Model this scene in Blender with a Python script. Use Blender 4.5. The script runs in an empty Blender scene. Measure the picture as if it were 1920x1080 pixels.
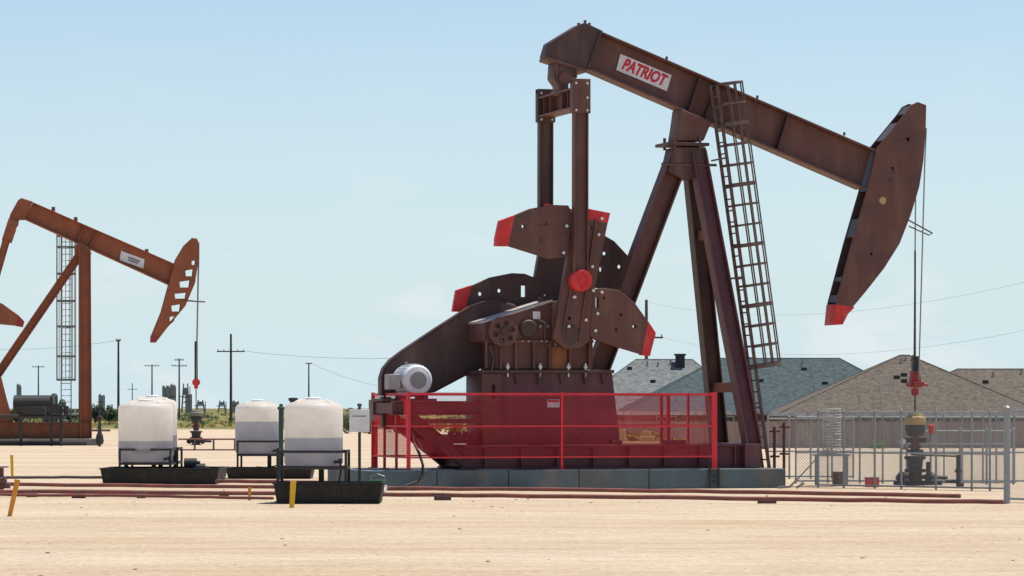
import bpy, bmesh, math, random
from mathutils import Vector, Matrix
random.seed(7)
SC = bpy.context.scene
COL = SC.collection
F = 6640.0      # focal length in photo pixels
EYE = 1.8       # eye height
HZ = 765.0      # horizon row
R = math.radians

# ------------------------------------------------------------------ helpers
def P(x, y, D):
    return Vector(((x-960)*D/F, D, EYE+(HZ-y)*D/F))
def ss(x, a, b):
    t = max(0, min(1, (x-a)/(b-a))); return t*t*(3-2*t)
def gz(X, Y):
    return -0.42*max(0, min(1, (Y-108)/84))*ss(X, -7, 4)

class Frame:
    """local frame of a pumping unit: u along the beam, v across it, w up"""
    def __init__(s, ox, oy, th):
        s.ox, s.oy, s.c, s.s, s.th = ox, oy, math.cos(th), math.sin(th), th
    def L(s, x, y, v):
        k = (x-960)/F
        u = (k*(s.oy+v*s.c)-s.ox+v*s.s)/(s.c-k*s.s)
        Y = s.oy+u*s.s+v*s.c
        return Vector((u, v, EYE+(HZ-y)*Y/F))
    def world(s, p):
        return Vector((s.ox+p.x*s.c-p.y*s.s, s.oy+p.x*s.s+p.y*s.c, p.z))

def thing(name, label, cat, loc=(0, 0, 0), rz=0, group=None):
    o = bpy.data.objects.new(name, None); COL.objects.link(o)
    o.empty_display_size = .2
    o.location = loc; o.rotation_euler = (0, 0, rz)
    return tag(o, label, cat, group)
def tag(o, label=None, cat=None, group=None, kind=None):
    if label: o['label'] = label
    if cat: o['category'] = cat
    if group: o['group'] = group
    if kind: o['kind'] = kind
    return o
def finish(name, me, m, parent=None, bevel=0, smooth=False):
    me.materials.append(m)
    if smooth:
        for p in me.polygons: p.use_smooth = True
    o = bpy.data.objects.new(name, me); COL.objects.link(o)
    if parent: o.parent = parent
    if bevel:
        b = o.modifiers.new('edge', 'BEVEL'); b.width = bevel; b.segments = 2
        b.limit_method = 'ANGLE'; b.angle_limit = R(40)
    return o
def copy_tree(o, parent=None):
    c = o.copy(); COL.objects.link(c)
    if parent: c.parent = parent
    for ch in list(o.children): copy_tree(ch, c)
    return c

class MB:
    def __init__(s): s.bm = bmesh.new()
    def _faces(s, vs, fs):
        bv = [s.bm.verts.new(v) for v in vs]; s.bm.verts.index_update()
        for f in fs:
            try: s.bm.faces.new([bv[i] for i in f])
            except ValueError: pass
        return bv
    def box(s, a, b):
        x0, y0, z0 = a; x1, y1, z1 = b
        s._faces([(x0,y0,z0),(x1,y0,z0),(x1,y1,z0),(x0,y1,z0),(x0,y0,z1),(x1,y0,z1),(x1,y1,z1),(x0,y1,z1)],
                 [(0,3,2,1),(4,5,6,7),(0,1,5,4),(1,2,6,5),(2,3,7,6),(3,0,4,7)]); return s
    def prism(s, pts, vec):
        vec = Vector(vec); pts = [Vector(p) for p in pts]; n = len(pts)
        s._faces(pts+[p+vec for p in pts],
                 [tuple(range(n))[::-1], tuple(range(n, 2*n))]+[(i, (i+1) % n, n+(i+1) % n, n+i) for i in range(n)]); return s
    def bar(s, p0, p1, w, d, side=(0, 1, 0), w2=None):
        """box beam; d is measured along side, w across"""
        p0, p1 = Vector(p0), Vector(p1); t = (p1-p0).normalized()
        a = Vector(side); a = (a-t*a.dot(t)).normalized(); b = t.cross(a)
        w2 = w if w2 is None else w2
        q = [(-.5,-.5),(.5,-.5),(.5,.5),(-.5,.5)]
        s._faces([p0+a*d*i+b*w*j for i, j in q]+[p1+a*d*i+b*w2*j for i, j in q],
                 [(3,2,1,0),(4,5,6,7),(0,1,5,4),(1,2,6,5),(2,3,7,6),(3,0,4,7)]); return s
    def ibeam(s, p0, p1, w, d, side=(0, 1, 0), t=.03):
        """rolled section: web in the w direction, flanges d wide"""
        p0, p1 = Vector(p0), Vector(p1); T = (p1-p0).normalized()
        a = Vector(side); a = (a-T*a.dot(T)).normalized(); b = T.cross(a)
        s.bar(p0, p1, w-2*t-.004, t, side)
        for k in (-1, 1): s.bar(p0+b*k*(w/2-t/2), p1+b*k*(w/2-t/2), t, d, side)
        return s
    def tube(s, p0, p1, r, n=8, r2=None, caps=True):
        p0, p1 = Vector(p0), Vector(p1); t = (p1-p0).normalized()
        a = t.orthogonal().normalized(); b = t.cross(a); r2 = r if r2 is None else r2
        c = [(math.cos(2*math.pi*i/n), math.sin(2*math.pi*i/n)) for i in range(n)]
        vs = [p0+(a*x+b*y)*r for x, y in c]+[p1+(a*x+b*y)*r2 for x, y in c]
        fs = [(i, (i+1) % n, n+(i+1) % n, n+i) for i in range(n)]
        if caps: fs += [tuple(range(n))[::-1], tuple(range(n, 2*n))]
        s._faces(vs, fs); return s
    def path(s, pts, r, n=6, closed=False):
        pts = [Vector(p) for p in pts]; m = len(pts); vs = []; ref = None
        for i, p in enumerate(pts):
            q0 = pts[i-1] if (i or closed) else p; q1 = pts[(i+1) % m] if (i < m-1 or closed) else p
            t = (q1-q0).normalized()
            if ref is None: ref = t.orthogonal().normalized()
            ref = (ref-t*ref.dot(t)).normalized(); b = t.cross(ref)
            vs += [p+(ref*math.cos(2*math.pi*k/n)+b*math.sin(2*math.pi*k/n))*r for k in range(n)]
        fs = []
        for i in range(m if closed else m-1):
            j = (i+1) % m
            fs += [(i*n+k, i*n+(k+1) % n, j*n+(k+1) % n, j*n+k) for k in range(n)]
        if not closed: fs += [tuple(range(n))[::-1], tuple(range((m-1)*n, m*n))]
        s._faces(vs, fs); return s
    def lathe(s, prof, c=(0, 0, 0), axis='Z', n=32):
        c = Vector(c); vs = []
        for r, z in prof:
            for k in range(n):
                x, y = r*math.cos(2*math.pi*k/n), r*math.sin(2*math.pi*k/n)
                vs.append(c+(Vector((x, y, z)) if axis == 'Z' else Vector((x, z, y))))
        m = len(prof)
        fs = [(i*n+k, i*n+(k+1) % n, (i+1)*n+(k+1) % n, (i+1)*n+k) for i in range(m-1) for k in range(n)]
        fs += [tuple(range(n))[::-1], tuple(range((m-1)*n, m*n))]
        s._faces(vs, fs); return s
    def bolt(s, c, r=.03, h=.04, axis=(0, -1, 0)):
        c = Vector(c); return s.tube(c, c+Vector(axis)*h, r, 6)
    def sep(s, name, m, parent=None, bevel=0, smooth=False):
        """one object for each loose piece"""
        bm = s.bm; bm.verts.ensure_lookup_table(); seen = set(); out = []
        for v0 in bm.verts:
            if v0.index in seen: continue
            st = [v0]; isl = []; seen.add(v0.index)
            while st:
                v = st.pop(); isl.append(v)
                for e in v.link_edges:
                    q = e.other_vert(v)
                    if q.index not in seen: seen.add(q.index); st.append(q)
            mb = MB(); mp_ = {v: mb.bm.verts.new(v.co) for v in isl}
            for f in {f for v in isl for f in v.link_faces}: mb.bm.faces.new([mp_[v] for v in f.verts])
            out.append(mb.build(name, m, parent, bevel, smooth))
        bm.free(); return out
    def build(s, name, m, parent=None, bevel=0, smooth=False):
        bmesh.ops.recalc_face_normals(s.bm, faces=s.bm.faces)
        me = bpy.data.meshes.new(name); s.bm.to_mesh(me); s.bm.free()
        o = finish(name, me, m, parent, bevel, smooth)
        return o

def curve_mesh(cu, name):
    o = bpy.data.objects.new('tmp', cu); COL.objects.link(o)
    dg = bpy.context.evaluated_depsgraph_get()
    me = bpy.data.meshes.new_from_object(o.evaluated_get(dg)); me.name = name
    bpy.data.objects.remove(o); bpy.data.curves.remove(cu)
    me.materials.clear(); return me
def plate(name, pts, holes, v0, v1, m, parent, bevel=.008):
    """flat plate with holes, outline in (u,w), from v0 to v1"""
    cu = bpy.data.curves.new('c', 'CURVE'); cu.dimensions = '2D'; cu.fill_mode = 'BOTH'; cu.extrude = (v1-v0)/2
    for lp in [pts]+holes:
        sp = cu.splines.new('POLY'); sp.points.add(len(lp)-1); sp.use_cyclic_u = True
        for q, p in zip(sp.points, lp): q.co = (p[0], p[1], 0, 1)
    me = curve_mesh(cu, name); vm = (v0+v1)/2
    for v in me.vertices: v.co = (v.co.x, vm-v.co.z, v.co.y)
    bm = bmesh.new(); bm.from_mesh(me)
    bmesh.ops.remove_doubles(bm, verts=bm.verts, dist=1e-5); bmesh.ops.recalc_face_normals(bm, faces=bm.faces)
    bm.to_mesh(me); bm.free()
    return finish(name, me, m, parent, bevel)
def circ(c, r, n=12): return [(c[0]+r*math.cos(2*math.pi*k/n), c[1]+r*math.sin(2*math.pi*k/n)) for k in range(n)]
def slot(c, w, h): return [(c[0]-w, c[1]-h), (c[0]+w, c[1]-h), (c[0]+w, c[1]+h), (c[0]-w, c[1]+h)]
def text(body, size, shear, m, parent, M, depth=.004, bold=.0):
    cu = bpy.data.curves.new('t', 'FONT'); cu.body = body; cu.size = size; cu.shear = shear; cu.extrude = depth
    cu.align_x = 'CENTER'; cu.align_y = 'CENTER'; cu.offset = bold
    me = curve_mesh(cu, 'lettering'); me.transform(M)
    return finish('lettering', me, m, parent)

# ------------------------------------------------------------------ materials
def mat(name, col, rough=.6, metal=0, col2=None, scale=3., amt=.5, bump=0, bscale=40., streak=None, spec=.4, detail=6., wear=None, wear_scale=(1.9, 1.9, .5)):
    m = bpy.data.materials.new(name); m.use_nodes = True; nt = m.node_tree; N = nt.nodes; K = nt.links
    b = N['Principled BSDF']; b.inputs['Roughness'].default_value = rough; b.inputs['Metallic'].default_value = metal
    b.inputs['Specular IOR Level'].default_value = spec
    tc = N.new('ShaderNodeTexCoord'); mp = N.new('ShaderNodeMapping'); K.new(tc.outputs['Object'], mp.inputs['Vector'])
    if streak: mp.inputs['Scale'].default_value = streak
    nz = N.new('ShaderNodeTexNoise'); nz.inputs['Scale'].default_value = scale; nz.inputs['Detail'].default_value = detail
    nz.inputs['Roughness'].default_value = .65
    K.new(mp.outputs['Vector'], nz.inputs['Vector'])
    rp = N.new('ShaderNodeValToRGB'); rp.color_ramp.elements[0].position = .36; rp.color_ramp.elements[1].position = .68
    c2 = col2 or tuple(c*(1-amt) for c in col)
    rp.color_ramp.elements[0].color = (*c2, 1); rp.color_ramp.elements[1].color = (*col, 1)
    K.new(nz.outputs['Fac'], rp.inputs['Fac']); K.new(rp.outputs['Color'], b.inputs['Base Color'])
    if wear:
        m2 = N.new('ShaderNodeMapping'); m2.inputs['Scale'].default_value = wear_scale; K.new(tc.outputs['Object'], m2.inputs['Vector'])
        n3 = N.new('ShaderNodeTexNoise'); n3.inputs['Scale'].default_value = 1.3; n3.inputs['Detail'].default_value = 7; n3.inputs['Roughness'].default_value = .55
        K.new(m2.outputs['Vector'], n3.inputs['Vector'])
        r3 = N.new('ShaderNodeMapRange'); r3.inputs['From Min'].default_value = .50; r3.inputs['From Max'].default_value = .72; r3.inputs['To Max'].default_value = wear[1]
        K.new(n3.outputs['Fac'], r3.inputs['Value'])
        x3 = N.new('ShaderNodeMix'); x3.data_type = 'RGBA'; x3.inputs['B'].default_value = (*wear[0], 1)
        K.new(r3.outputs['Result'], x3.inputs['Factor']); K.new(rp.outputs['Color'], x3.inputs['A']); K.new(x3.outputs['Result'], b.inputs['Base Color'])
    if bump:
        n2 = N.new('ShaderNodeTexNoise'); n2.inputs['Scale'].default_value = bscale; n2.inputs['Detail'].default_value = 5
        K.new(tc.outputs['Object'], n2.inputs['Vector'])
        bp = N.new('ShaderNodeBump'); bp.inputs['Strength'].default_value = bump; bp.inputs['Distance'].default_value = .02
        K.new(n2.outputs['Fac'], bp.inputs['Height']); K.new(bp.outputs['Normal'], b.inputs['Normal'])
    rr = N.new('ShaderNodeMapRange'); rr.inputs['To Min'].default_value = max(.05, rough-.12); rr.inputs['To Max'].default_value = min(1, rough+.15)
    K.new(nz.outputs['Fac'], rr.inputs['Value']); K.new(rr.outputs['Result'], b.inputs['Roughness'])
    return m
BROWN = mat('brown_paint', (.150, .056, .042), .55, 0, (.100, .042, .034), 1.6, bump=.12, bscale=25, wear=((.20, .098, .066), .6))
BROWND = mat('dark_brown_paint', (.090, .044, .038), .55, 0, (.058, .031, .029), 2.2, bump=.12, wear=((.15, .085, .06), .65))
MAROON = mat('maroon_paint', (.140, .048, .060), .55, 0, (.092, .034, .042), 2., bump=.12, wear=((.16, .085, .07), .5))
ORANGEP = mat('primer_and_sunlit_orange', (.30, .12, .05), .7, 0, (.20, .075, .035), 5.)  # primer patch colour; also paints sunlight onto the cross braces
RED = mat('safety_red', (.70, .035, .035), .55, 0, (.52, .022, .024), 4., bump=.1, wear=((.62, .13, .11), .5), wear_scale=(6, 6, 3))
REDR = mat('railing_red', (.74, .035, .06), .5, 0, (.60, .025, .04), 6.)
RUST = mat('rust_red_paint', (.34, .100, .042), .6, 0, (.24, .070, .032), 2., bump=.15, wear=((.19, .062, .028), .6))
TIPD = mat('faded_red_tip', (.34, .045, .035), .6, 0, (.25, .035, .03), 4.)
RUSTD = mat('rust_red_dark', (.24, .08, .032), .6, 0, (.15, .05, .022), 2., wear=((.12, .045, .022), .5))
STEEL = mat('dark_steel', (.15, .088, .072), .5, .1, (.09, .056, .048), 8.)
GREYST = mat('grey_steel', (.30, .31, .31), .45, .5, (.22, .22, .22), 10.)
GALV = mat('galvanised_steel', (.36, .38, .385), .5, .4, (.25, .27, .275), 20.)
BOLT = mat('bright_bolt', (.75, .75, .73), .4, .3, (.6, .6, .58), 20.)
BLACK = mat('black_rubber', (.007, .007, .008), .6, 0, (.015, .0145, .014), 6., bump=.1)
BLKM = mat('black_steel', (.022, .024, .028), .5, .2, (.045, .042, .04), 9.)
CONC = mat('coated_concrete', (.085, .150, .180), .85, 0, (.105, .115, .11), .8, bump=.25, bscale=18, streak=(1, 1, .35), wear=((.24, .20, .16), .5), wear_scale=(1.5, 1.5, .6))
PLAINC = mat('grey_concrete', (.26, .24, .21), .9, 0, (.17, .16, .145), 2., bump=.25, bscale=18)
WHITE = mat('white_paint', (.80, .79, .78), .5, 0, (.68, .67, .66), 5.)
SIGNW = mat('sign_white', (.78, .74, .74), .5, 0, (.64, .60, .60), 7., wear=((.42, .36, .33), .5))
MOTOR = mat('motor_paint', (.72, .74, .76), .45, 0, (.58, .60, .62), 6.)
GREYP = mat('grey_enclosure', (.36, .35, .33), .5, 0, (.28, .27, .26), 6.)
TXTRED = mat('sign_red', (.60, .03, .05), .5, 0, (.50, .02, .04), 9.)
TXTGREY = mat('sign_grey', (.16, .17, .19), .6)
PALET = mat('pale_lit_edge', (.55, .48, .44), .5, 0, (.40, .33, .30), 8.)
BACKP = mat('head_back_plate', (.105, .105, .115), .6, 0, (.07, .068, .075), 4.)
PALEBR = mat('worn_brown', (.24, .15, .12), .6, 0, (.17, .10, .08), 4.)
CLAMP = mat('clamp_red', (.38, .045, .04), .55, 0, (.24, .035, .03), 9.)
YELLOW = mat('marker_yellow', (.80, .50, .02), .5, 0, (.70, .40, .02), 8.)
ORANGE = mat('marker_orange', (.78, .33, .03), .5, 0, (.65, .25, .03), 8.)
PIPE = mat('flowline_red_oxide', (.27, .085, .065), .7, 0, (.15, .06, .05), 3., streak=(1, 1, 1))
PIPED = mat('flowline_dark', (.10, .065, .06), .7, 0, (.05, .04, .038), 4.)
GREENP = mat('dark_green_paint', (.05, .11, .09), .5)
GREENJ = mat('green_plastic', (.02, .22, .08), .4)
WOODP = mat('weathered_pole', (.11, .085, .07), .85, 0, (.06, .05, .045), 3., streak=(3, 3, .4))
FENCEW = mat('cedar_fence', (.36, .255, .205), .85, 0, (.22, .16, .135), 1.2, streak=(3, 1, .25))
BRICK = mat('house_brick', (.20, .13, .11), .9, 0, (.13, .09, .08), 3.)
TRIM = mat('house_trim', (.58, .57, .55), .6)
GLASS = mat('window_glass', (.03, .035, .04), .12, 0, spec=.6)
VENT = mat('roof_vent_metal', (.03, .032, .035), .5)
BRASS = mat('ochre_fitting', (.52, .37, .13), .5, .1, (.36, .26, .12), 14.)
WIRE = mat('wire', (.20, .20, .21), .5)
STONE = mat('stone', (.40, .31, .23), .9, 0, (.22, .17, .13), 8.)

def shingle(name, col, col2):
    m = mat(name, col, .95, 0, col2, 3.6, bump=.5, bscale=9, streak=(1, 1, 2.2), spec=.1, detail=12.); return m
ROOFG = shingle('grey_shingle', (.235, .25, .235), (.11, .12, .12))
ROOFB = shingle('slate_shingle', (.095, .125, .132), (.042, .060, .066))
ROOFT = shingle('tan_shingle', (.185, .155, .125), (.095, .08, .066))

def poly_mat(name, lvl, zs):
    """white polyethylene; below the liquid level the wall shows the grey chemical inside"""
    m = bpy.data.materials.new(name); m.use_nodes = True; nt = m.node_tree; N = nt.nodes; K = nt.links
    b = N['Principled BSDF']; out = N['Material Output']
    tc = N.new('ShaderNodeTexCoord'); sp = N.new('ShaderNodeSeparateXYZ'); K.new(tc.outputs['Object'], sp.inputs[0])
    nz = N.new('ShaderNodeTexNoise'); nz.inputs['Scale'].default_value = 3; K.new(tc.outputs['Object'], nz.inputs['Vector'])
    ad = N.new('ShaderNodeMath'); ad.operation = 'MULTIPLY_ADD'; ad.inputs[1].default_value = .015; K.new(nz.outputs['Fac'], ad.inputs[0]); K.new(sp.outputs['Z'], ad.inputs[2])
    mr = N.new('ShaderNodeMapRange'); mr.inputs['From Min'].default_value = lvl-.012; mr.inputs['From Max'].default_value = lvl+.012
    K.new(ad.outputs[0], mr.inputs['Value'])
    mx = N.new('ShaderNodeMix'); mx.data_type = 'RGBA'
    mx.inputs['A'].default_value = (.50, .51, .57, 1); mx.inputs['B'].default_value = (.97, .92, .85, 1)
    K.new(mr.outputs['Result'], mx.inputs['Factor'])
    n3 = N.new('ShaderNodeTexNoise'); n3.inputs['Scale'].default_value = 5; n3.inputs['Detail'].default_value = 6
    K.new(tc.outputs['Object'], n3.inputs['Vector'])
    hs = N.new('ShaderNodeHueSaturation'); v = N.new('ShaderNodeMapRange'); v.inputs['To Min'].default_value = .86; v.inputs['To Max'].default_value = 1.08
    K.new(n3.outputs['Fac'], v.inputs['Value']); K.new(v.outputs['Result'], hs.inputs['Value']); K.new(mx.outputs['Result'], hs.inputs['Color'])
    K.new(hs.outputs['Color'], b.inputs['Base Color']); b.inputs['Roughness'].default_value = .45
    tr = N.new('ShaderNodeBsdfTranslucent'); K.new(hs.outputs['Color'], tr.inputs['Color'])
    ms = N.new('ShaderNodeMixShader'); ms.inputs[0].default_value = .62
    K.new(b.outputs[0], ms.inputs[1]); K.new(tr.outputs[0], ms.inputs[2]); K.new(ms.outputs[0], out.inputs['Surface'])
    return m

def leaf_mat(name, a, b_):
    m = bpy.data.materials.new(name); m.use_nodes = True; nt = m.node_tree; N = nt.nodes; K = nt.links
    b = N['Principled BSDF']; b.inputs['Roughness'].default_value = .7; b.inputs['Specular IOR Level'].default_value = .2
    g = N.new('ShaderNodeNewGeometry'); rp = N.new('ShaderNodeValToRGB')
    rp.color_ramp.elements[0].color = (*a, 1); rp.color_ramp.elements[1].color = (*b_, 1)
    K.new(g.outputs['Random Per Island'], rp.inputs['Fac']); K.new(rp.outputs['Color'], b.inputs['Base Color'])
    return m
LEAFG = leaf_mat('mesquite_leaf', (.055, .080, .032), (.15, .175, .075))
LEAFD = leaf_mat('dark_leaf', (.015, .035, .022), (.04, .075, .04))
LEAFY = leaf_mat('dry_scrub_leaf', (.14, .12, .035), (.36, .27, .08))
LEAFL = leaf_mat('bright_leaf', (.06, .14, .02), (.14, .26, .05))

# ------------------------------------------------------------------ world, sun, camera
S = Vector((.27, .15, .95)).normalized()
w = bpy.data.worlds.new('World'); SC.world = w; w.use_nodes = True
N = w.node_tree.nodes; K = w.node_tree.links
bg = N['Background']; sky = N.new('ShaderNodeTexSky'); sky.sky_type = 'NISHITA'; sky.sun_disc = False
sky.sun_elevation = math.asin(S.z); sky.sun_rotation = math.atan2(S.x, S.y)
sky.air_density = 1.0; sky.dust_density = .6; sky.ozone_density = 2.2; sky.altitude = 900
tc = N.new('ShaderNodeTexCoord'); mp = N.new('ShaderNodeMapping'); mp.inputs['Scale'].default_value = (14, 14, 38)
mp.inputs['Location'].default_value = (7.7, 1.3, 2.4)
nz = N.new('ShaderNodeTexNoise'); nz.inputs['Scale'].default_value = 1.5; nz.inputs['Detail'].default_value = 8; nz.inputs['Roughness'].default_value = .55
nz.inputs['Distortion'].default_value = .4
K.new(tc.outputs['Generated'], mp.inputs['Vector']); K.new(mp.outputs['Vector'], nz.inputs['Vector'])
rp = N.new('ShaderNodeMapRange'); rp.inputs['From Min'].default_value = .54; rp.inputs['From Max'].default_value = .74; rp.inputs['To Max'].default_value = .6
K.new(nz.outputs['Fac'], rp.inputs['Value'])
sz = N.new('ShaderNodeSeparateXYZ'); K.new(tc.outputs['Generated'], sz.inputs[0])
hz = N.new('ShaderNodeMapRange'); hz.inputs['From Min'].default_value = .0; hz.inputs['From Max'].default_value = .15
hz.inputs['To Min'].default_value = 1.0; hz.inputs['To Max'].default_value = .0; K.new(sz.outputs['Z'], hz.inputs['Value'])
m0 = N.new('ShaderNodeMix'); m0.data_type = 'RGBA'; m0.inputs['B'].default_value = (4.8, 6.0, 6.5, 1)   # milky air low over the horizon
K.new(sky.outputs['Color'], m0.inputs['A']); K.new(hz.outputs['Result'], m0.inputs['Factor'])
mx = N.new('ShaderNodeMix'); mx.data_type = 'RGBA'; mx.inputs['B'].default_value = (6.6, 6.8, 6.9, 1)
K.new(m0.outputs['Result'], mx.inputs['A'])
cl = N.new('ShaderNodeMapRange'); cl.inputs['From Min'].default_value = .03; cl.inputs['From Max'].default_value = .075; cl.inputs['To Min'].default_value = 1; cl.inputs['To Max'].default_value = .12; K.new(sz.outputs['Z'], cl.inputs['Value'])
cm = N.new('ShaderNodeMath'); cm.operation = 'MULTIPLY'; K.new(cl.outputs['Result'], cm.inputs[0]); K.new(rp.outputs['Result'], cm.inputs[1]); K.new(cm.outputs[0], mx.inputs['Factor'])
K.new(mx.outputs['Result'], bg.inputs['Color']); bg.inputs['Strength'].default_value = .096
sl = bpy.data.lights.new('sun', 'SUN'); sl.energy = 4.2; sl.angle = R(.5); sl.color = (1, .95, .87)
so = bpy.data.objects.new('sun', sl); COL.objects.link(so); so.rotation_euler = S.to_track_quat('Z', 'Y').to_euler(); so.location = (20, 60, 60)
cd = bpy.data.cameras.new('camera'); cam = bpy.data.objects.new('camera', cd); COL.objects.link(cam)
cam.location = (0, 0, EYE); cam.rotation_euler = (R(90), 0, 0); cd.sensor_width = 36; cd.lens = 36*F/1920
cd.shift_y = (HZ-540)/1920; cd.clip_start = .5; cd.clip_end = 20000; SC.camera = cam
SC.view_settings.view_transform = 'Standard'; SC.view_settings.look = 'None'; SC.view_settings.gamma = 1
SC.view_settings.exposure = 0.45; SC.view_settings.use_curve_mapping = False
SC.cycles.max_bounces = 12; SC.cycles.diffuse_bounces = 8; SC.cycles.transmission_bounces = 8

# ------------------------------------------------------------------ ground
def ground():
    xs = [-6000, -2000, -700, -250, -100, -50, -30, -20, -14, -10]+[-8+.75*i for i in range(20)]+[8, 12, 20, 30, 45, 70, 120, 300, 900, 2500, 6000]
    ys = [-60, 0, 20, 30]+[35+5*i for i in range(40)]+[240, 260, 300, 360, 450, 600, 900, 1500, 3000, 6000, 12000]
    bm = bmesh.new(); g = [[bm.verts.new((x, y, gz(x, y))) for x in xs] for y in ys]
    for j in range(len(ys)-1):
        for i in range(len(xs)-1): bm.faces.new((g[j][i], g[j][i+1], g[j+1][i+1], g[j+1][i]))
    me = bpy.data.meshes.new('ground'); bm.to_mesh(me); bm.free()
    m = bpy.data.materials.new('caliche_ground'); m.use_nodes = True; nt = m.node_tree; N = nt.nodes; K = nt.links
    b = N['Principled BSDF']; b.inputs['Roughness'].default_value = .95; b.inputs['Specular IOR Level'].default_value = .1
    tc = N.new('ShaderNodeTexCoord')
    def noise(scale, det, sc=(1, 1, 1), ro=.6):
        mp = N.new('ShaderNodeMapping'); mp.inputs['Scale'].default_value = sc; K.new(tc.outputs['Object'], mp.inputs['Vector'])
        n = N.new('ShaderNodeTexNoise'); n.inputs['Scale'].default_value = scale; n.inputs['Detail'].default_value = det; n.inputs['Roughness'].default_value = ro
        K.new(mp.outputs['Vector'], n.inputs['Vector']); return n
    def ramp(src, p0, c0, p1, c1):
        r = N.new('ShaderNodeValToRGB'); e = r.color_ramp.elements
        e[0].position, e[1].position = p0, p1; e[0].color, e[1].color = (*c0, 1), (*c1, 1)
        K.new(src, r.inputs['Fac']); return r
    def mixc(f, a, b2, mode='MIX'):
        x = N.new('ShaderNodeMix'); x.data_type = 'RGBA'; x.blend_type = mode
        if isinstance(f, float): x.inputs['Factor'].default_value = f
        else: K.new(f, x.inputs['Factor'])
        for s_, q in (('A', a), ('B', b2)):
            if isinstance(q, tuple): x.inputs[s_].default_value = (*q, 1)
            else: K.new(q, x.inputs[s_])
        return x.outputs['Result']
    big = ramp(noise(.22, 6, (.55, 1, 1)).outputs['Fac'], .36, (.540, .426, .300), .64, (.600, .495, .372))
    med = ramp(noise(1.6, 8, (.5, 1, 1), .7).outputs['Fac'], .34, (.84, .82, .80), .60, (1, 1, 1))
    c = mixc(.85, big.outputs['Color'], med.outputs['Color'], 'MULTIPLY')
    fine = ramp(noise(9, 8, (1, .6, 1), .75).outputs['Fac'], .36, (.66, .61, .57), .54, (1, 1, 1))
    c = mixc(.75, c, fine.outputs['Color'], 'MULTIPLY')
    trk = ramp(noise(.9, 3, (.06, 1.3, 1)).outputs['Fac'], .40, (.88, .86, .84), .60, (1.04, 1.03, 1.0))
    c = mixc(.25, c, trk.outputs['Color'], 'MULTIPLY')
    blot = ramp(noise(.35, 4, (.35, .8, 1)).outputs['Fac'], .57, (1, 1, 1), .70, (.93, .86, .78))
    c = mixc(.7, c, blot.outputs['Color'], 'MULTIPLY')
    wv = N.new('ShaderNodeTexWave'); wv.bands_direction = 'Y'; wv.inputs['Scale'].default_value = .035; wv.inputs['Distortion'].default_value = 7
    wv.inputs['Detail'].default_value = 2; wv.inputs['Detail Scale'].default_value = .25; K.new(tc.outputs['Object'], wv.inputs['Vector'])
    worn = ramp(wv.outputs['Fac'], .25, (.955, .92, .875), .75, (1.05, 1.05, 1.05))
    c = mixc(.4, c, worn.outputs['Color'], 'MULTIPLY')
    # two old wheel tracks curving over the pad
    sx = N.new('ShaderNodeSeparateXYZ'); K.new(tc.outputs['Object'], sx.inputs[0])
    def M_(op, a, b2=None, c2=None):
        n = N.new('ShaderNodeMath'); n.operation = op
        for i_, q_ in enumerate((a, b2, c2)):
            if q_ is None: continue
            if isinstance(q_, (int, float)): n.inputs[i_].default_value = q_
            else: K.new(q_, n.inputs[i_])
        return n.outputs[0]
    nw = noise(.25, 2).outputs['Fac']; nb_ = noise(1.1, 6).outputs['Fac']
    for cy, k1, k2 in ((46.0, .012, .05), (56.5, -.02, -.16)):
        v = M_('SUBTRACT', sx.outputs['Y'], M_('MULTIPLY_ADD', M_('MULTIPLY', sx.outputs['X'], sx.outputs['X']), k1, cy))
        v = M_('SUBTRACT', v, M_('MULTIPLY', sx.outputs['X'], k2)); v = M_('MULTIPLY_ADD', nw, 1.6, v)
        for off in (0, 1.9):
            d = M_('ABSOLUTE', M_('SUBTRACT', v, off))
            mk = N.new('ShaderNodeMapRange'); mk.inputs['From Min'].default_value = .34; mk.inputs['From Max'].default_value = .12; K.new(d, mk.inputs['Value'])
            f = M_('MULTIPLY', mk.outputs['Result'], M_('MULTIPLY', nb_, .9))
            c = mixc(f, c, (.40, .30, .205))
    # beyond the lease the bare caliche gives way to dry grass
    sp = N.new('ShaderNodeSeparateXYZ'); K.new(tc.outputs['Object'], sp.inputs[0])
    edge = N.new('ShaderNodeMath'); edge.operation = 'MULTIPLY_ADD'; edge.inputs[1].default_value = 90
    nn = noise(.03, 4); K.new(nn.outputs['Fac'], edge.inputs[0]); K.new(sp.outputs['Y'], edge.inputs[2])
    mr = N.new('ShaderNodeMapRange'); mr.inputs['From Min'].default_value = 330; mr.inputs['From Max'].default_value = 365; K.new(edge.outputs[0], mr.inputs['Value'])
    gr = ramp(noise(.018, 6, (1.6, 1, 1)).outputs['Fac'], .40, (.085, .105, .035), .62, (.27, .21, .075))
    c = mixc(mr.outputs['Result'], c, gr.outputs['Color'])
    K.new(c, b.inputs['Base Color'])
    bp = N.new('ShaderNodeBump'); bp.inputs['Strength'].default_value = .6; bp.inputs['Distance'].default_value = .12
    K.new(noise(5, 10, ro=.7).outputs['Fac'], bp.inputs['Height']); K.new(bp.outputs['Normal'], b.inputs['Normal'])
    me.materials.append(m)
    o = bpy.data.objects.new('ground', me); COL.objects.link(o); tag(o, kind='structure')
ground()

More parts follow.
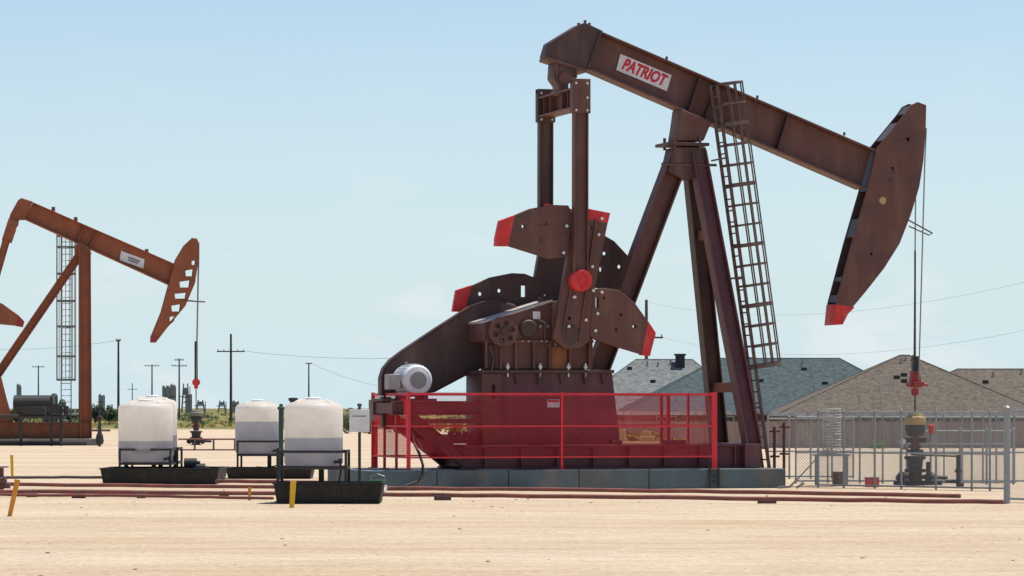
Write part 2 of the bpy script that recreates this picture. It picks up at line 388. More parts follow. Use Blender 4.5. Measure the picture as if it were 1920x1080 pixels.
def pebbles():
    mb = MB()
    for i in range(520):
        Y = 36+random.random()**1.4*42 if i < 230 else random.gauss(67, 2.2); X = random.uniform(-11, 11)*Y/75; r = random.choice((.008, .009, .010, .010, .012, .014, .016, .028))*random.uniform(.7, 1.2)
        vs = [Vector((random.uniform(.7, 1.2)*r*math.cos(a+.6*k), random.uniform(.7, 1.2)*r*math.sin(a+.6*k), z)) for k, z in ((0, 0), (1, r*.55)) for a in [j*math.pi/3 for j in range(6)]]
        vs = [v+Vector((X, Y, -.004)) for v in vs]
        mb._faces(vs, [(i_, (i_+1) % 6, 6+(i_+1) % 6, 6+i_) for i_ in range(6)]+[tuple(range(6, 12))])
    tag(mb.build('pebbles', STONE), 'small dark stones strewn over the bare tan ground', 'stones', kind='stuff')
pebbles()

# ------------------------------------------------------------------ PUMPJACK in front
A = Frame((1090-960)*80/F, 80.0, R(16.5))
pj = thing('pumpjack', 'large dark brown pumpjack with red tipped counterweights standing on long blue-grey foundation', 'pumpjack', (A.ox, A.oy, 0), A.th)
V = Vector((0, 1, 0))
def pts(fr, px, v): return [(lambda p: (p.x, p.z))(fr.L(x, y, v)) for x, y in px]
def pplate(fr, name, px, v0, v1, m, parent, holes=(), bevel=.01):
    hs = []
    for h in holes:
        p = fr.L(h[0], h[1], v0)
        hs.append(circ((p.x, p.z), h[2]) if len(h) == 3 else slot((p.x, p.z), h[2], h[3]))
    return plate(name, pts(fr, px, v0), hs, v0, v1, m, parent, bevel)

# walking beam
bv = .24
T0, T1, B0, B1 = A.L(1131, 60, -bv), A.L(1641, 280, -bv), A.L(1106, 131, -bv), A.L(1619, 354, -bv)
def mid(p): return Vector((p.x, 0, p.z))
beam = MB()
ft = .045
up = (mid(T0)-mid(B0)).normalized()
beam.prism([T0+V*(bv-.02)-up*ft, T1+V*(bv-.02)-up*ft, B1+V*(bv-.02)+up*ft, B0+V*(bv-.02)+up*ft], V*.04)
for a, b, k in ((T0, T1, -1), (B0, B1, 1)):
    beam.bar(mid(a)+up*k*ft/2, mid(b)+up*k*ft/2, ft-.002, 2*bv)
bo = beam.build('walking_beam', BROWN, pj, .006)
for (x0, y0, x1, y1) in ((1315, 141, 1291, 211), (1345, 154, 1322, 224), (1480, 212, 1458, 282)):
    a, b = A.L(x0, y0, -bv+.02), A.L(x1, y1, -bv+.02)
    mb = MB(); mb.bar(mid(a)-up*.06, mid(b)+up*.06, .03, 2*bv-.04); mb.build('stiffener', BROWND, bo)
tail = pplate(A, 'beam_tail', [(1131, 58), (1097, 42), (1084, 47), (1030, 80), (1022, 106), (1100, 131)], -.23, .23, BROWND, pj, bevel=.015)
mb = MB()
mb.bar(mid(A.L(1127, 58, -.25)), mid(A.L(1102, 131, -.25)), .05, .54)
for x, y in ((1122, 76), (1116, 94), (1110, 112)): mb.bolt(A.L(x, y, -.27), .022, .03)
mb.build('end_plate', BROWND, tail)
mb = MB()
for x, y in ((1085, 46), (1097, 41), (1105, 46)): mb.tube(A.L(x, y+8, -.1), A.L(x, y-3, -.1), .035, 8)
mb.sep('lifting_lug', STEEL, tail)
# lug bolts along the top flange
mb = MB()
for x, y in ((1583, 252), (1420, 183), (1250, 110)): mb.tube(A.L(x, y+2, 0), A.L(x, y-4, 0), .03, 8)
mb.sep('flange_bolt', STEEL, bo)
# name plate
q = [A.L(x, y, -.035) for x, y in ((1163, 101), (1259, 141), (1250, 171), (1155, 131))]
mb = MB(); mb.prism(q, V*-.012); npl = mb.build('name_plate', SIGNW, pj)
e1 = (q[1]-q[0]).normalized(); e2 = Vector((-e1.z, 0, e1.x)); ctr = sum(q, Vector())/4+V*-.0165
M = Matrix(((e1.x, e2.x, 0, ctr.x), (e1.y, e2.y, -1, ctr.y), (e1.z, e2.z, 0, ctr.z), (0, 0, 0, 1)))
wtext = (q[1]-q[0]).length
lt = text('PATRIOT', .36, .22, TXTRED, npl, Matrix.Identity(4), .002, .016)
xs = [v.co.x for v in lt.data.vertices]; k = wtext*.86/(max(xs)-min(xs))
lt.data.transform(M @ Matrix.Diagonal((k, 1.0, 1, 1)))

# tail bearing, equalizer, pitmans
tb = pplate(A, 'tail_bearing', [(1040, 117), (1086, 131), (1080, 148), (1066, 158), (1069, 178), (1050, 178), (1048, 160), (1038, 146)], -.26, .26, BROWND, pj, bevel=.03)
pplate(A, 'bearing_flange', [(1026, 106.5), (1101, 131.5), (1100, 136), (1026, 112)], -.31, .31, BROWN, tb, bevel=.006)
mb = MB(); mb.lathe([(.10, -.05), (.15, -.03), (.15, 0)], A.L(1060, 146, -.262), 'Y', 18); mb.build('bearing_cap', BROWN, tb, .006)
for x in (1044, 1081): mb = MB(); mb.prism([A.L(x-3, 118+(x-1040)*.3, -.30), A.L(x+3, 118+(x-1040)*.3, -.30), A.L(x+1, 146, -.30), A.L(x-1, 146, -.30)], V*.035); mb.build('bracket', BROWN, tb)
mb = MB()
for x, y in ((1036, 104), (1046, 106), (1091, 124), (1100, 127)):
    for v in (-.2, .2):
        p = A.L(x, y, -.22); mb.tube((p.x, v, p.z-.06), (p.x, v, p.z+.07), .03, 6)
mb.sep('bearing_bolt', GREYST, pj)
mb = MB(); pv = 1.32
c0 = A.L(1088, 182, -pv); c1 = A.L(1026, 196, pv)
mb.ibeam((c0.x, -pv+.09, c0.z-.02), (c0.x, pv-.09, c0.z-.02), .46, .40, (1, 0, 0), .04)
for v in (-.9, -.45, .45, .9): mb.box((c0.x-.17, v-.015, c0.z-.20), (c0.x+.17, v+.015, c0.z+.16))
mb.build('equalizer', BROWN, pj, .006)
pin = A.L(1090, 526, -pv-.1)
for sgn in (-1, 1):
    m_ = BROWN if sgn < 0 else BROWND
    mb = MB(); v = sgn*pv
    mb.ibeam((c0.x, v, c0.z-.35), (pin.x, v, pin.z+.1), .33, .20, (0, 1, 0), .03)
    pit = mb.build('pitman', m_, pj, .005)
    mb = MB(); h0, h1 = c0.z-.36, c0.z+.40
    mb.box((c0.x-.21, v-.10, h0), (c0.x+.21, v-.06, h1)); mb.box((c0.x-.21, v+.06, h0), (c0.x+.21, v+.10, h1))
    mb.box((c0.x-.21, v-.059, h0), (c0.x-.17, v+.059, h1-.1)); mb.box((c0.x+.17, v-.059, h0), (c0.x+.21, v+.059, h1-.1))
    mb.build('pitman_head', m_, pit, .006)
    mb = MB()
    for dx, dz in ((-.13, .3), (.13, .3), (.13, -.02), (-.13, -.3), (.13, -.3)): mb.bolt((c0.x+dx, v-.10, c0.z+dz), .028, .03)
    mb.sep('head_bolt', BOLT, pit)
    mb = MB(); mb.lathe([(.17, -.16), (.24, -.15), (.24, .14), (.17, .16)], (pin.x, v, pin.z), 'Y', 24)
    wp = mb.build('wrist_pin', RED if sgn < 0 else BROWND, pit, .01)
    if sgn < 0:
        mb = MB()
        for k in range(8): mb.bolt((pin.x+.17*math.cos(k*math.pi/4), v-.15, pin.z+.17*math.sin(k*math.pi/4)), .02, .02)
        mb.lathe([(.09, -.19), (.09, -.15)], (pin.x, v, pin.z), 'Y', 12); mb.build('pin_cap', RED, wp)

# cranks and counterweights
def crank(v0, v1, dx, dy, m, cws, label):
    o = pplate(A, 'crank_arm', [(x+dx, y+dy) for x, y in ((1079, 388), (1143, 401), (1137, 430), (1123, 500), (1112, 560), (1104, 640), (1090, 652), (1060, 655), (1037, 634), (1044, 600), (1055, 540), (1067, 470))],
               v0, v1, m, pj, [(x+dx, y+dy, r) for x, y, r in ((1108, 427, .035), (1105, 475, .035), (1077, 557, .04), (1067, 597, .045), (1066, 612, .035), (1092, 600, .03))], .012)
    tip = pplate(A, 'crank_tip', [(x+dx, y+dy) for x, y in ((1078, 386), (1144.5, 399.5), (1140, 418), (1074.5, 404))], v0-.006, v1+.006, RED, o, bevel=.008)
    for outline, tipo, holes, w0, w1, mm in cws:
        c = pplate(A, 'counterweight', outline, w0, w1, mm, o, holes, .015)
        if tipo: pplate(A, 'counterweight_tip', tipo, w0-.006, w1+.006, RED, c, bevel=.008)
    return o
fl = ([(931, 460), (932, 446), (939, 415), (960, 406), (995, 391), (1035, 384), (1066, 385), (1073, 400), (1066, 480), (1032, 485), (955, 461)],
      [(930, 461), (931, 446), (938, 413.5), (965, 403.5), (953, 461.5)], [(982, 424, .045), (1012, 449, .045), (1024, 419, .03), (1054, 476, .04), (1060, 424, .035)], -1.22, -1.02, BROWN)
frr = ([(1114, 542), (1130, 540), (1160, 544), (1190, 567), (1217, 605), (1229, 625), (1218, 666), (1204, 664), (1127, 641), (1106, 630)],
       [(1215.5, 602), (1230, 624), (1219, 667.5), (1203, 665.5)], [(1120, 567, .035, .11), (1164, 590, .035), (1190, 612, .045), (1155, 618, .035), (1132, 558, .03)], -1.22, -1.02, BROWN)
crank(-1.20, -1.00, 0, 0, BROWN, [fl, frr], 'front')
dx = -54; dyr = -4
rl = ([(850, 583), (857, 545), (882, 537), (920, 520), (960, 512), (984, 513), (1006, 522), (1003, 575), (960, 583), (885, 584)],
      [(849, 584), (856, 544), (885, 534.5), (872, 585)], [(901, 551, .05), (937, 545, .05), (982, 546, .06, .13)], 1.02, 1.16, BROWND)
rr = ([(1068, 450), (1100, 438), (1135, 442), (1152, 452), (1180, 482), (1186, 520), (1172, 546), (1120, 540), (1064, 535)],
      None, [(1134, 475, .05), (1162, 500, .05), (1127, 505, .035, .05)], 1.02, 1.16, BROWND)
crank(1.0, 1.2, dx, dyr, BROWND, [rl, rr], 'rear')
mb = MB()
for (x0, y0, x1, y1) in ((1118, 410, 1086, 640), (1083, 470, 1056, 620)): mb.bar(A.L(x0, y0, -1.225), A.L(x1, y1, -1.225), .05, .04)
mb.sep('crank_rack', BROWN, pj, .006)
mb = MB()
for x, y in ((1128, 410), (1122, 440), (1110, 500), (1062, 424), (1056, 474), (1128, 548), (1116, 620), (1120, 588), (1077, 557), (1066, 612), (1098, 600), (1112, 545)): mb.bolt(A.L(x, y, -1.222), .036, .05)
mb.sep('clamp_bolt', BOLT, pj)
shaft = A.L(1070, 628, -1.2)
mb = MB(); mb.lathe([(.16, -1.23), (.22, -1.215), (.22, 1.2), (.16, 1.21)], (shaft.x, 0, shaft.z), 'Y', 24); mb.build('crankshaft', BROWND, pj, smooth=False)

# gear reducer
gb = pplate(A, 'gear_reducer', [(931, 693), (931, 645), (906, 640), (906, 604), (925, 596), (1035, 564), (1090, 566), (1112, 600), (1112, 693)], -.66, .66, BROWN, pj, bevel=.03)
mb = MB()
for x in (938, 966, 1000, 1030, 1068, 1104): mb.bar(A.L(x, 692, -.72), A.L(x, 640, -.72), .045, .12)
mb.bar(A.L(931, 640, -.70), A.L(1112, 640, -.70), .07, .10)
mb.build('housing_rib', BROWN, gb, .006)
mb = MB(); mb.bar(A.L(1048, 692, -.67), A.L(1048, 650, -.67), .36, .03); mb.build('primer_patch', ORANGEP, gb)
mb = MB()
for x, y in ((1006, 590), (1004, 594)): pass
mb.bar(A.L(1006, 584, -.67), A.L(1006, 598, -.67), .17, .02); mb.build('spec_plate', SIGNW, gb)
mb = MB()
for x, y in ((985, 607), (1026, 612), (1034, 640), (1040, 646), (920, 612), (1012, 612)): mb.bolt(A.L(x, y, -.66), .04, .06)
mb.sep('housing_bolt', GREYST, gb)
mb = MB()
mb.prism([A.L(906, 602, -.70), A.L(1036, 562, -.70), A.L(1036, 566, -.70), A.L(906, 606, -.70)], V*1.4); mb.build('cover_flange', PALET, gb)  # pale colour paints in the bright sunlit line along the cover edge
sg_ = A.L(1000, 640, -.75)
mb = MB()
for x in (940, 952, 978, 990, 1014, 1024, 1044): mb.bolt(A.L(x, 640, -.751), .024, .05)
mb.sep('flange_bolt', GREYST, gb)
mb = MB(); mb.lathe([(.30, -.10), (.36, -.06), (.36, 0)], A.L(1082, 620, -.68), 'Y', 24); brc = mb.build('bearing_cap', BROWND, gb, .01)
mb = MB(); c9 = A.L(1082, 620, -.74)
for k in range(10): mb.bolt((c9.x+.315*math.cos(k*.628), c9.y, c9.z+.315*math.sin(k*.628)), .024, .05)
mb.sep('cap_bolt', BOLT, brc)
mb = MB(); mb.lathe([(.17, -.09), (.20, -.06), (.20, 0)], A.L(990, 616, -.68), 'Y', 20); mb.build('bearing_cap', BROWND, gb, .01)
mb = MB(); mb.path([A.L(x, y, -.74) for x, y in ((1030, 690), (1030, 652), (1022, 640), (1022, 606), (1010, 600))], .022, 6); mb.build('oil_line', STEEL, gb)
mb = MB(); mb.path([A.L(x, y, -.78) for x, y in ((912, 640), (912, 690))], .03, 6); mb.path([A.L(x, y, -.82) for x, y in ((918, 648), (926, 672), (922, 696))], .018, 6); mb.sep('brake_rod', STEEL, gb)
mb = MB(); mb.box(tuple(A.L(1018, 577, -.3)), tuple(A.L(1030, 557, .1))); mb.build('breather', BROWND, gb, .01)
mb = MB(); mb.prism([A.L(x, y, -.69) for x, y in ((1036, 566), (1050, 563), (1048, 612), (1040, 640), (1034, 640))], V*-.04); mb.build('side_plate', PALEBR, gb, .006)
# brake drum
bd = A.L(945, 622, -.86); rr_ = .335
dr = plate('brake_drum', circ((bd.x, bd.z), rr_, 32), [circ((bd.x+.20*math.cos(a), bd.z+.20*math.sin(a)), .058, 12) for a in [k*math.pi/3+.3 for k in range(6)]], -.86, -.80, BROWN, pj, .008)
mb = MB(); mb.lathe([(.09, -.08), (.09, .15)], (bd.x, -.84, bd.z), 'Y', 16); mb.build('hub', BROWND, dr)
mb = MB(); mb.lathe([(.33, 0), (.335, .14), (.28, .141), (.28, .02)], (bd.x, -.80, bd.z), 'Y', 32); mb.build('drum_rim', BROWND, dr)
# pedestal
ped = pplate(A, 'gearbox_pedestal', [(906, 700), (1148, 700), (1163, 834), (906, 834)], -.70, .70, MAROON, pj, bevel=.01)
mb = MB(); mb.prism([A.L(903, 693.5, -.80), A.L(1152, 693.5, -.80), A.L(1152, 700, -.80), A.L(903, 700, -.80)], V*1.6); mb.build('top_flange', BROWND, ped, .006)
pplate(A, 'corner_column', [(905, 701), (940, 701), (940, 833), (905, 833)], -.80, -.71, BROWN, ped, [(925, 734, .035, .15)], .006)
mb = MB()
for x in (968, 1010, 1052, 1096, 1130):
    mb.prism([A.L(x-4, 701, -.71), A.L(x+4, 701, -.71), A.L(x+1, 720, -.71), A.L(x-1, 720, -.71)], V*-.07)
mb.sep('gusset', BROWND, ped)
mb = MB()
for x in (952, 1013, 1066, 1098):
    p = A.L(x, 694, -.76); mb = MB(); mb.lathe([(.022, -.15), (.022, .04), (.045, .041), (.045, .10), (.022, .101), (.022, .15)], p, 'Z', 8); mb.build('anchor_bolt', BOLT, ped)
mb = MB(); mb.prism([A.L(1026, 749, -.713), A.L(1049, 749, -.713), A.L(1049, 764, -.713), A.L(1026, 764, -.713)], V*-.008); wn = mb.build('warning_plate', SIGNW, ped)
mb = MB(); mb.prism([A.L(1027, 750, -.722), A.L(1048, 750, -.722), A.L(1048, 754, -.722), A.L(1027, 754, -.722)], V*-.003); mb.build('warning_stripe', RED, wn)
mb = MB(); mb.prism([A.L(939, 743, -.803), A.L(945, 743, -.803), A.L(945, 770, -.803), A.L(939, 770, -.803)], V*-.02); mb.build('dark_slot', BLKM, ped)  # black strip stands in for the dark inside an open slot

# skid base
zt, zb = A.L(1100, 834, -.95).z, .445
u0, u1 = A.L(866, 850, -.95).x, A.L(1398, 850, -.95).x
sk = MB()
for v in (-.95, .95): sk.ibeam((u0, v, (zt+zb)/2), (u1, v, (zt+zb)/2), zt-zb, .34, (0, 1, 0), .04)
for k in range(9):
    u = u0+.1+(u1-u0-.2)*k/8; sk.box((u-.03, -.925, zb+.05), (u+.03, .925, zt-.05))
sk_o = sk.build('skid_base', MAROON, pj, .006)
mb = MB()
for k in range(8):
    u = u0+.5+(u1-u0-.8)*k/7; mb.box((u-.015, -1.1, zb+.042), (u+.015, -.967, zt-.042))
mb.sep('web_stiffener', MAROON, sk_o)
p, q_ = A.L(1397, 832, -1.25), A.L(1426, 879, -1.25)
mb = MB(); mb.box((p.x, -1.25, .445), (q_.x, 1.25, p.z)); mb.build('post_footing', MAROON, pj, .01)
mb = MB()
for x, y, v in ((1255, 829, -.9), (1275, 827, -.9), (1155, 830, -.85)): 
    pp = A.L(x, y, v); mb.box((pp.x-.12, v-.1, zt+.002), (pp.x+.12, v+.1, zt+.10))
mb.sep('clamp_block', BLKM, sk_o, .01)
# motor platform
mp_ = MB()
ul, ur = A.L(735, 765, -.95).x, A.L(905, 765, -.95).x
z1 = A.L(800, 765, -.95).z
for v in (-.95, .75): mp_.ibeam((ul, v, z1), (ur, v, z1), .31, .22, (0, 1, 0), .025)
for u in (ul+.1, ul+.75, ul+1.4, ur-.08): mp_.box((u-.05, -.93, z1-.12), (u+.05, .73, z1+.12))
z2 = A.L(800, 790, -.95).z
mp_.bar((ul+.55, -.9, z2), (ur, -.9, z2), .10, .1); mp_.bar((ul+.55, .7, z2), (ur, .7, z2), .10, .1)
mpo = mp_.build('motor_platform', MAROON, pj, .006)
for v in (-.95, .75):
    mb = MB(); mb.ibeam((A.L(768, 782, -.95).x, v, A.L(768, 782, -.95).z), (A.L(874, 868, -.95).x, v, A.L(874, 868, -.95).z), .27, .2, (0, 1, 0), .03); mb.build('diagonal_brace', BROWND, mpo, .004)
pplate(A, 'corner_gusset', [(785, 822), (812, 828), (835, 850), (800, 848)], -.6, -.3, MAROON, mpo)
mb = MB()
for k, x in enumerate((846, 860, 873, 886, 899)):
    pp = A.L(x, 816, -.55); mb.box((pp.x-.05, -.6, pp.z-.12), (pp.x+.05, -.45, pp.z+.08))
pp = A.L(870, 808, -.6); qq = A.L(906, 832, -.6); mb.box((pp.x-.25, -.58, qq.z), (qq.x, .6, pp.z-.08))
mb.build('slide_rail_clamp', MAROON, mpo, .01)
# belt guard, back plate
gd = pplate(A, 'belt_guard', [(716, 742), (716, 708), (722, 690), (735, 674), (760, 655), (820, 615), (884, 574), (905, 567), (935, 564), (965, 570), (985, 590), (985, 640), (950, 672), (905, 690), (868, 708), (815, 736)], .50, .90, BROWND, pj, bevel=.04)
mb = MB()
ring = [A.L(x, y, .485) for x, y in ((716, 740), (716, 708), (722, 690), (735, 674), (760, 655), (820, 615), (884, 574), (905, 567), (935, 564))]
mb.path(ring, .025, 6); mb.build('guard_rim', BROWND, gd)
pplate(A, 'guard_leg', [(716, 744), (734, 744), (736, 800), (728, 806), (718, 800)], .50, .72, BROWND, gd)
# motor
mc = A.L(783, 713, -.62); mr_ = .34
mb = MB(); mb.lathe([(.20, -.06), (.30, -.04), (mr_, .03), (mr_, .95), (.30, 1.0), (.08, 1.02)], (mc.x, -.62, mc.z), 'Y', 32)
mo = mb.build('motor', MOTOR, pj, smooth=False)
mb = MB()
for k in range(28):
    a = k*2*math.pi/28; d = Vector((math.cos(a), 0, math.sin(a)))
    mb.bar(Vector((mc.x, -.5, mc.z))+d*(mr_+.012), Vector((mc.x, .2, mc.z))+d*(mr_+.012), .012, .03, d)
mb.build('cooling_fin', MOTOR, mo)
mb = MB(); mb.lathe([(.04, -.012), (.19, -.01), (.19, .03)], (mc.x, -.675, mc.z), 'Y', 24); fg = mb.build('fan_grille', GREYP, mo)
mb = MB()
for r in (.06, .10, .14, .18): mb.path([(mc.x+r*math.cos(k*math.pi/10), -.69, mc.z+r*math.sin(k*math.pi/10)) for k in range(20)], .006, 4, True)
mb.build('grille_ring', GREYST, fg)
jb = A.L(740, 716, -.62)
mb = MB(); mb.box((jb.x-.14, -.62, jb.z-.17), (jb.x+.13, -.25, jb.z+.17)); mb.tube((jb.x+.13, -.4, jb.z), (mc.x-.3, -.4, jb.z), .05, 10); mb.build('junction_box', GREYP, mo, .02)
mb = MB(); mb.tube((mc.x-.12, -.1, mc.z+.33), (mc.x-.12, -.1, mc.z+.42), .03, 8); mb.build('eye_bolt', GREYST, mo)
mb = MB(); zz = z1+.16
mb.box((mc.x-.28, -.5, zz), (mc.x-.16, .25, mc.z-.29)); mb.box((mc.x+.16, -.5, zz), (mc.x+.28, .25, mc.z-.29)); mb.box((mc.x-.8, -.6, zz-.005), (mc.x+.45, .3, zz+.05))
mb.build('motor_mount', BROWND, mo, .01)

# samson post
mb = MB()
mb.ibeam(A.L(1279, 286, -.21)+V*.21, A.L(1124, 698, -.21)+V*.21, .46, .42, (0, 1, 0), .04)
mb.build('post_leg', BROWN, pj, .006)
Ln0, Ln1 = A.L(1307, 285, -.22), A.L(1411, 836, -1.08)
Lf0, Lf1 = A.L(1290, 300, .22), A.L(1351, 836, 1.08)
Lf1.x = Ln1.x - .02; Lf0.x = Ln0.x; Lf0.z = Ln0.z
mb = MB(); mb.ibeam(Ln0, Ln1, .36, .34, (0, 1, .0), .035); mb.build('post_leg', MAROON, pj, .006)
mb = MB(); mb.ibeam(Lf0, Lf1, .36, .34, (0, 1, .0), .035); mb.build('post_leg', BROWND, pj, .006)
for t in (.28, .80):
    a, b = Ln0.lerp(Ln1, t), Lf0.lerp(Lf1, t)
    mb = MB(); mb.bar(a+V*.17, b-V*.17, .22, .16, (1, 0, 0)); mb.build('cross_brace', ORANGEP, pj, .005)  # orange over the whole brace stands in for its sunlit top
pplate(A, 'post_head', [(1264, 276), (1324, 276), (1326, 300), (1312, 332), (1286, 338), (1254, 322)], -.30, .30, BROWND, pj, bevel=.02)
cp = mid(A.L(1290, 270, -.4))
mb = MB(); mb.box((cp.x-.50, -.45, cp.z-.035), (cp.x+.50, .45, cp.z+.035)); mb.build('bearing_platform', BROWND, pj, .006)
mb = MB()
for z in (cp.z-.46,): mb.tube((cp.x-.60, -.3, z), (cp.x+.72, -.3, z), .03, 8)
mb.build('work_bar', STEEL, pj)
pplate(A, 'saddle_bearing', [(1277, 203), (1337, 229), (1330, 240), (1320, 264), (1268, 264), (1272, 240)], -.31, .31, BROWN, pj, bevel=.03)
mb = MB()
for du in (-.3, .3):
    for v in (-.36, .36): mb.tube((cp.x+du, v, cp.z-.1), (cp.x+du, v, cp.z+.18), .035, 6)
mb.sep('saddle_bolt', STEEL, pj)

# horsehead
hv = .28
hh = thing_part = None
hp = [(1708, 197), (1721, 191), (1737, 197), (1736, 245), (1732, 300), (1724, 350), (1708, 403), (1687, 457), (1658, 503), (1625, 545), (1590, 587), (1580, 607), (1564, 608), (1568, 566), (1598, 453), (1626, 357), (1632, 330), (1644, 278), (1698, 212)]
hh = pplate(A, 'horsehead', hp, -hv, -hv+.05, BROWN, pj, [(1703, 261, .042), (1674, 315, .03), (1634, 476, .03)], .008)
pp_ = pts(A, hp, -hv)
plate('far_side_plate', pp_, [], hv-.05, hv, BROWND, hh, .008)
mb = MB()
fr_ = [Vector((x, 0, z)) for x, z in pp_]
for i in range(2, 11):
    a, b = fr_[i], fr_[i+1]; n = Vector((b.z-a.z, 0, -(b.x-a.x))).normalized()
    if n.x < 0: n = -n
    mb.bar(a-n*.022+V*0, b-n*.022, .04, 2*hv-.104)
mb.build('cable_track', BROWND, hh)
bk = [Vector((x, 0, z)) for x, z in pp_[12:]]
mb = MB()
def backpl(a, b, t0, t1):
    p, q = a.lerp(b, t0), a.lerp(b, t1); n = Vector((q.z-p.z, 0, -(q.x-p.x))).normalized()
    if n.x < 0: n = -n
    mb.bar(p+n*.03, q+n*.03, .03, 2*hv-.104)
backpl(bk[1], bk[2], 0, .12); backpl(bk[1], bk[2], .35, .42); backpl(bk[2], bk[3], .1, .45); backpl(bk[5], bk[6], .25, .75); backpl(bk[6], fr_[0], .0, 1); backpl(bk[3], bk[5], .0, 1)
mb.sep('back_plate', BACKP, hh)
pplate(A, 'horsehead_tip', [(1566.5, 570), (1603, 576), (1590.5, 588.5), (1580.5, 608.5), (1562.5, 609.5)], -hv-.006, hv+.006, RED, hh)
mb = MB(); p = A.L(1655, 376, -hv); mb.lathe([(.09, 0), (.085, -.012)], p, 'Y', 14); mb.build('paint_mark', BRASS, hh)
mb = MB()
for x, y in ((1676, 322), (1670, 338)): mb.lathe([(.05, .0), (.045, -.012)], A.L(x, y, -hv), 'Y', 10)
mb.build('pin_boss', BROWND, hh)
# bridle, carrier bar and rod
hx = A.L(1733, 300, -hv).x+.02
cz = A.L(1722, 712, -.26).z
cu_ = A.L(1724, 712, -.26).x
mb = MB()
for v in (-.26, .26):
    mb.path([(A.L(1736, 240, -hv).x+.02, v, A.L(1736, 240, -hv).z), (hx, v, A.L(1733, 310, -hv).z), (cu_+.03, v*.55, cz)], .016, 6)
mb.sep('bridle_cable', GREYST, pj)
mb = MB(); mb.bar((cu_, 0, cz+.55), (cu_, 0, cz-.05), .13, .13); mb.path([(cu_, 0, A.L(1724, 470, 0).z), (cu_, 0, cz)], .022, 6); mb.build('load_cell', BLKM, pj)
mb = MB()
mb.bar((cu_, -.34, cz-.10), (cu_, .34, cz-.10), .10, .18, (1, 0, 0)); mb.prism([(cu_-.14, -.08, cz-.18), (cu_+.14, -.08, cz-.18), (cu_+.09, -.08, cz+.2), (cu_-.09, -.08, cz+.2)], V*.16)
mb.tube((cu_, -.2, cz-.10), (cu_+.24, -.2, cz-.12), .035, 8)
mb.tube((cu_, 0, cz-.2), (cu_, 0, cz-.36), .09, 10)
mb.build('carrier_bar', CLAMP, pj, .01)
mb = MB(); mb.tube((cu_, 0, .9), (cu_, 0, cz+.3), .022, 8); mb.build('polished_rod', STEEL, pj)
a, b, c_ = A.L(1702, 412, -.28), A.L(1748, 437, -.05), A.L(1704, 424, .28)
mb = MB(); mb.path([a, b, Vector((b.x-.02, .1, b.z-.04)), c_], .018, 6); mb.build('cable_guide', STEEL, pj)

# caged ladder
lb, ltop = A.L(1436, 878, -.5), A.L(1338, 160, -.5)
la = (ltop-lb).normalized(); lout = Vector((la.z, 0, -la.x)).normalized(); LL = (ltop-lb).length
lad = MB()
for v in (-.22, .22): lad.bar(lb+V*v, ltop+V*v, .07, .045)
lo = lad.build('ladder', STEEL, pj)
mb = MB()
n = int(LL/.26)
for k in range(n): mb.tube(lb+la*(.2+k*.26)-V*.21, lb+la*(.2+k*.26)+V*.21, .017, 6)
mb.sep('rung', STEEL, lo)
mb = MB()
def hoop(t, d=.68):
    c = lb+la*LL*t; o = []
    for k in range(11):
        a = math.pi*k/10
        o.append(c+V*(-.36*math.cos(a))+lout*(.02+d*math.sin(a)))
    return [c-V*.24]+o+[c+V*.24]
ts = [.265+.735*k/14 for k in range(15)]
for t in ts:
    h = hoop(t)
    for i in range(len(h)-1): mb.bar(h[i], h[i+1], .022, (.085 if ts.index(t) % 3 == 0 else .05), la)
for k in (2, 3, 4, 6, 8, 9, 10):
    for i in range(len(ts)-1): mb.bar(hoop(ts[i])[k], hoop(ts[i+1])[k], .032, .014, V)
mb.build('safety_cage', STEEL, lo)
mb = MB()
for t in (.16, .5, .81):
    c = lb+la*LL*t; l = Ln0.lerp(Ln1, 1-t)
    for v in (-.2, .2): mb.bar(c+V*v, Vector((l.x+.1, c.y+v*.6, c.z-.05)), .04, .04)
mb.sep('ladder_standoff', STEEL, lo)

# foundation
fd0, fd1 = A.L(684, 900, -1.6).x, A.L(1474, 900, -1.6).x
def foundation(fr, a, b, v0, v1, h, m, label):
    mb = MB(); k = 6
    for i in range(k):
        x0, x1 = a+(b-a)*i/k, a+(b-a)*(i+1)/k
        mb.box((x0+.006, v0, -.05), (x1-.006, v1, h))
    o = mb.build('foundation', m, None, .02); o.location = (fr.ox, fr.oy, 0); o.rotation_euler = (0, 0, fr.th)
    tag(o, label, 'foundation'); return o
foundation(A, fd0, fd1, -1.6, 1.9, .44, CONC, 'long blue-grey concrete foundation under the large dark brown pumpjack')
# step ladder hung on the foundation
o = thing('step_ladder', 'short black step ladder leaning on the blue-grey foundation side', 'ladder', (A.ox, A.oy, 0), A.th)
a = A.L(1331, 905, -1.66); mb = MB()
mb.bar((a.x, -1.68, 0), (a.x, -1.64, .5), .04, .03); mb.bar((a.x+.21, -1.68, 0), (a.x+.21, -1.64, .5), .04, .03); mb.build('stile', BLKM, o)
for z in (.14, .28, .42):
    mb = MB(); mb.bar((a.x+.02, -1.665, z), (a.x+.19, -1.665, z), .03, .05); mb.build('step', BLKM, o)

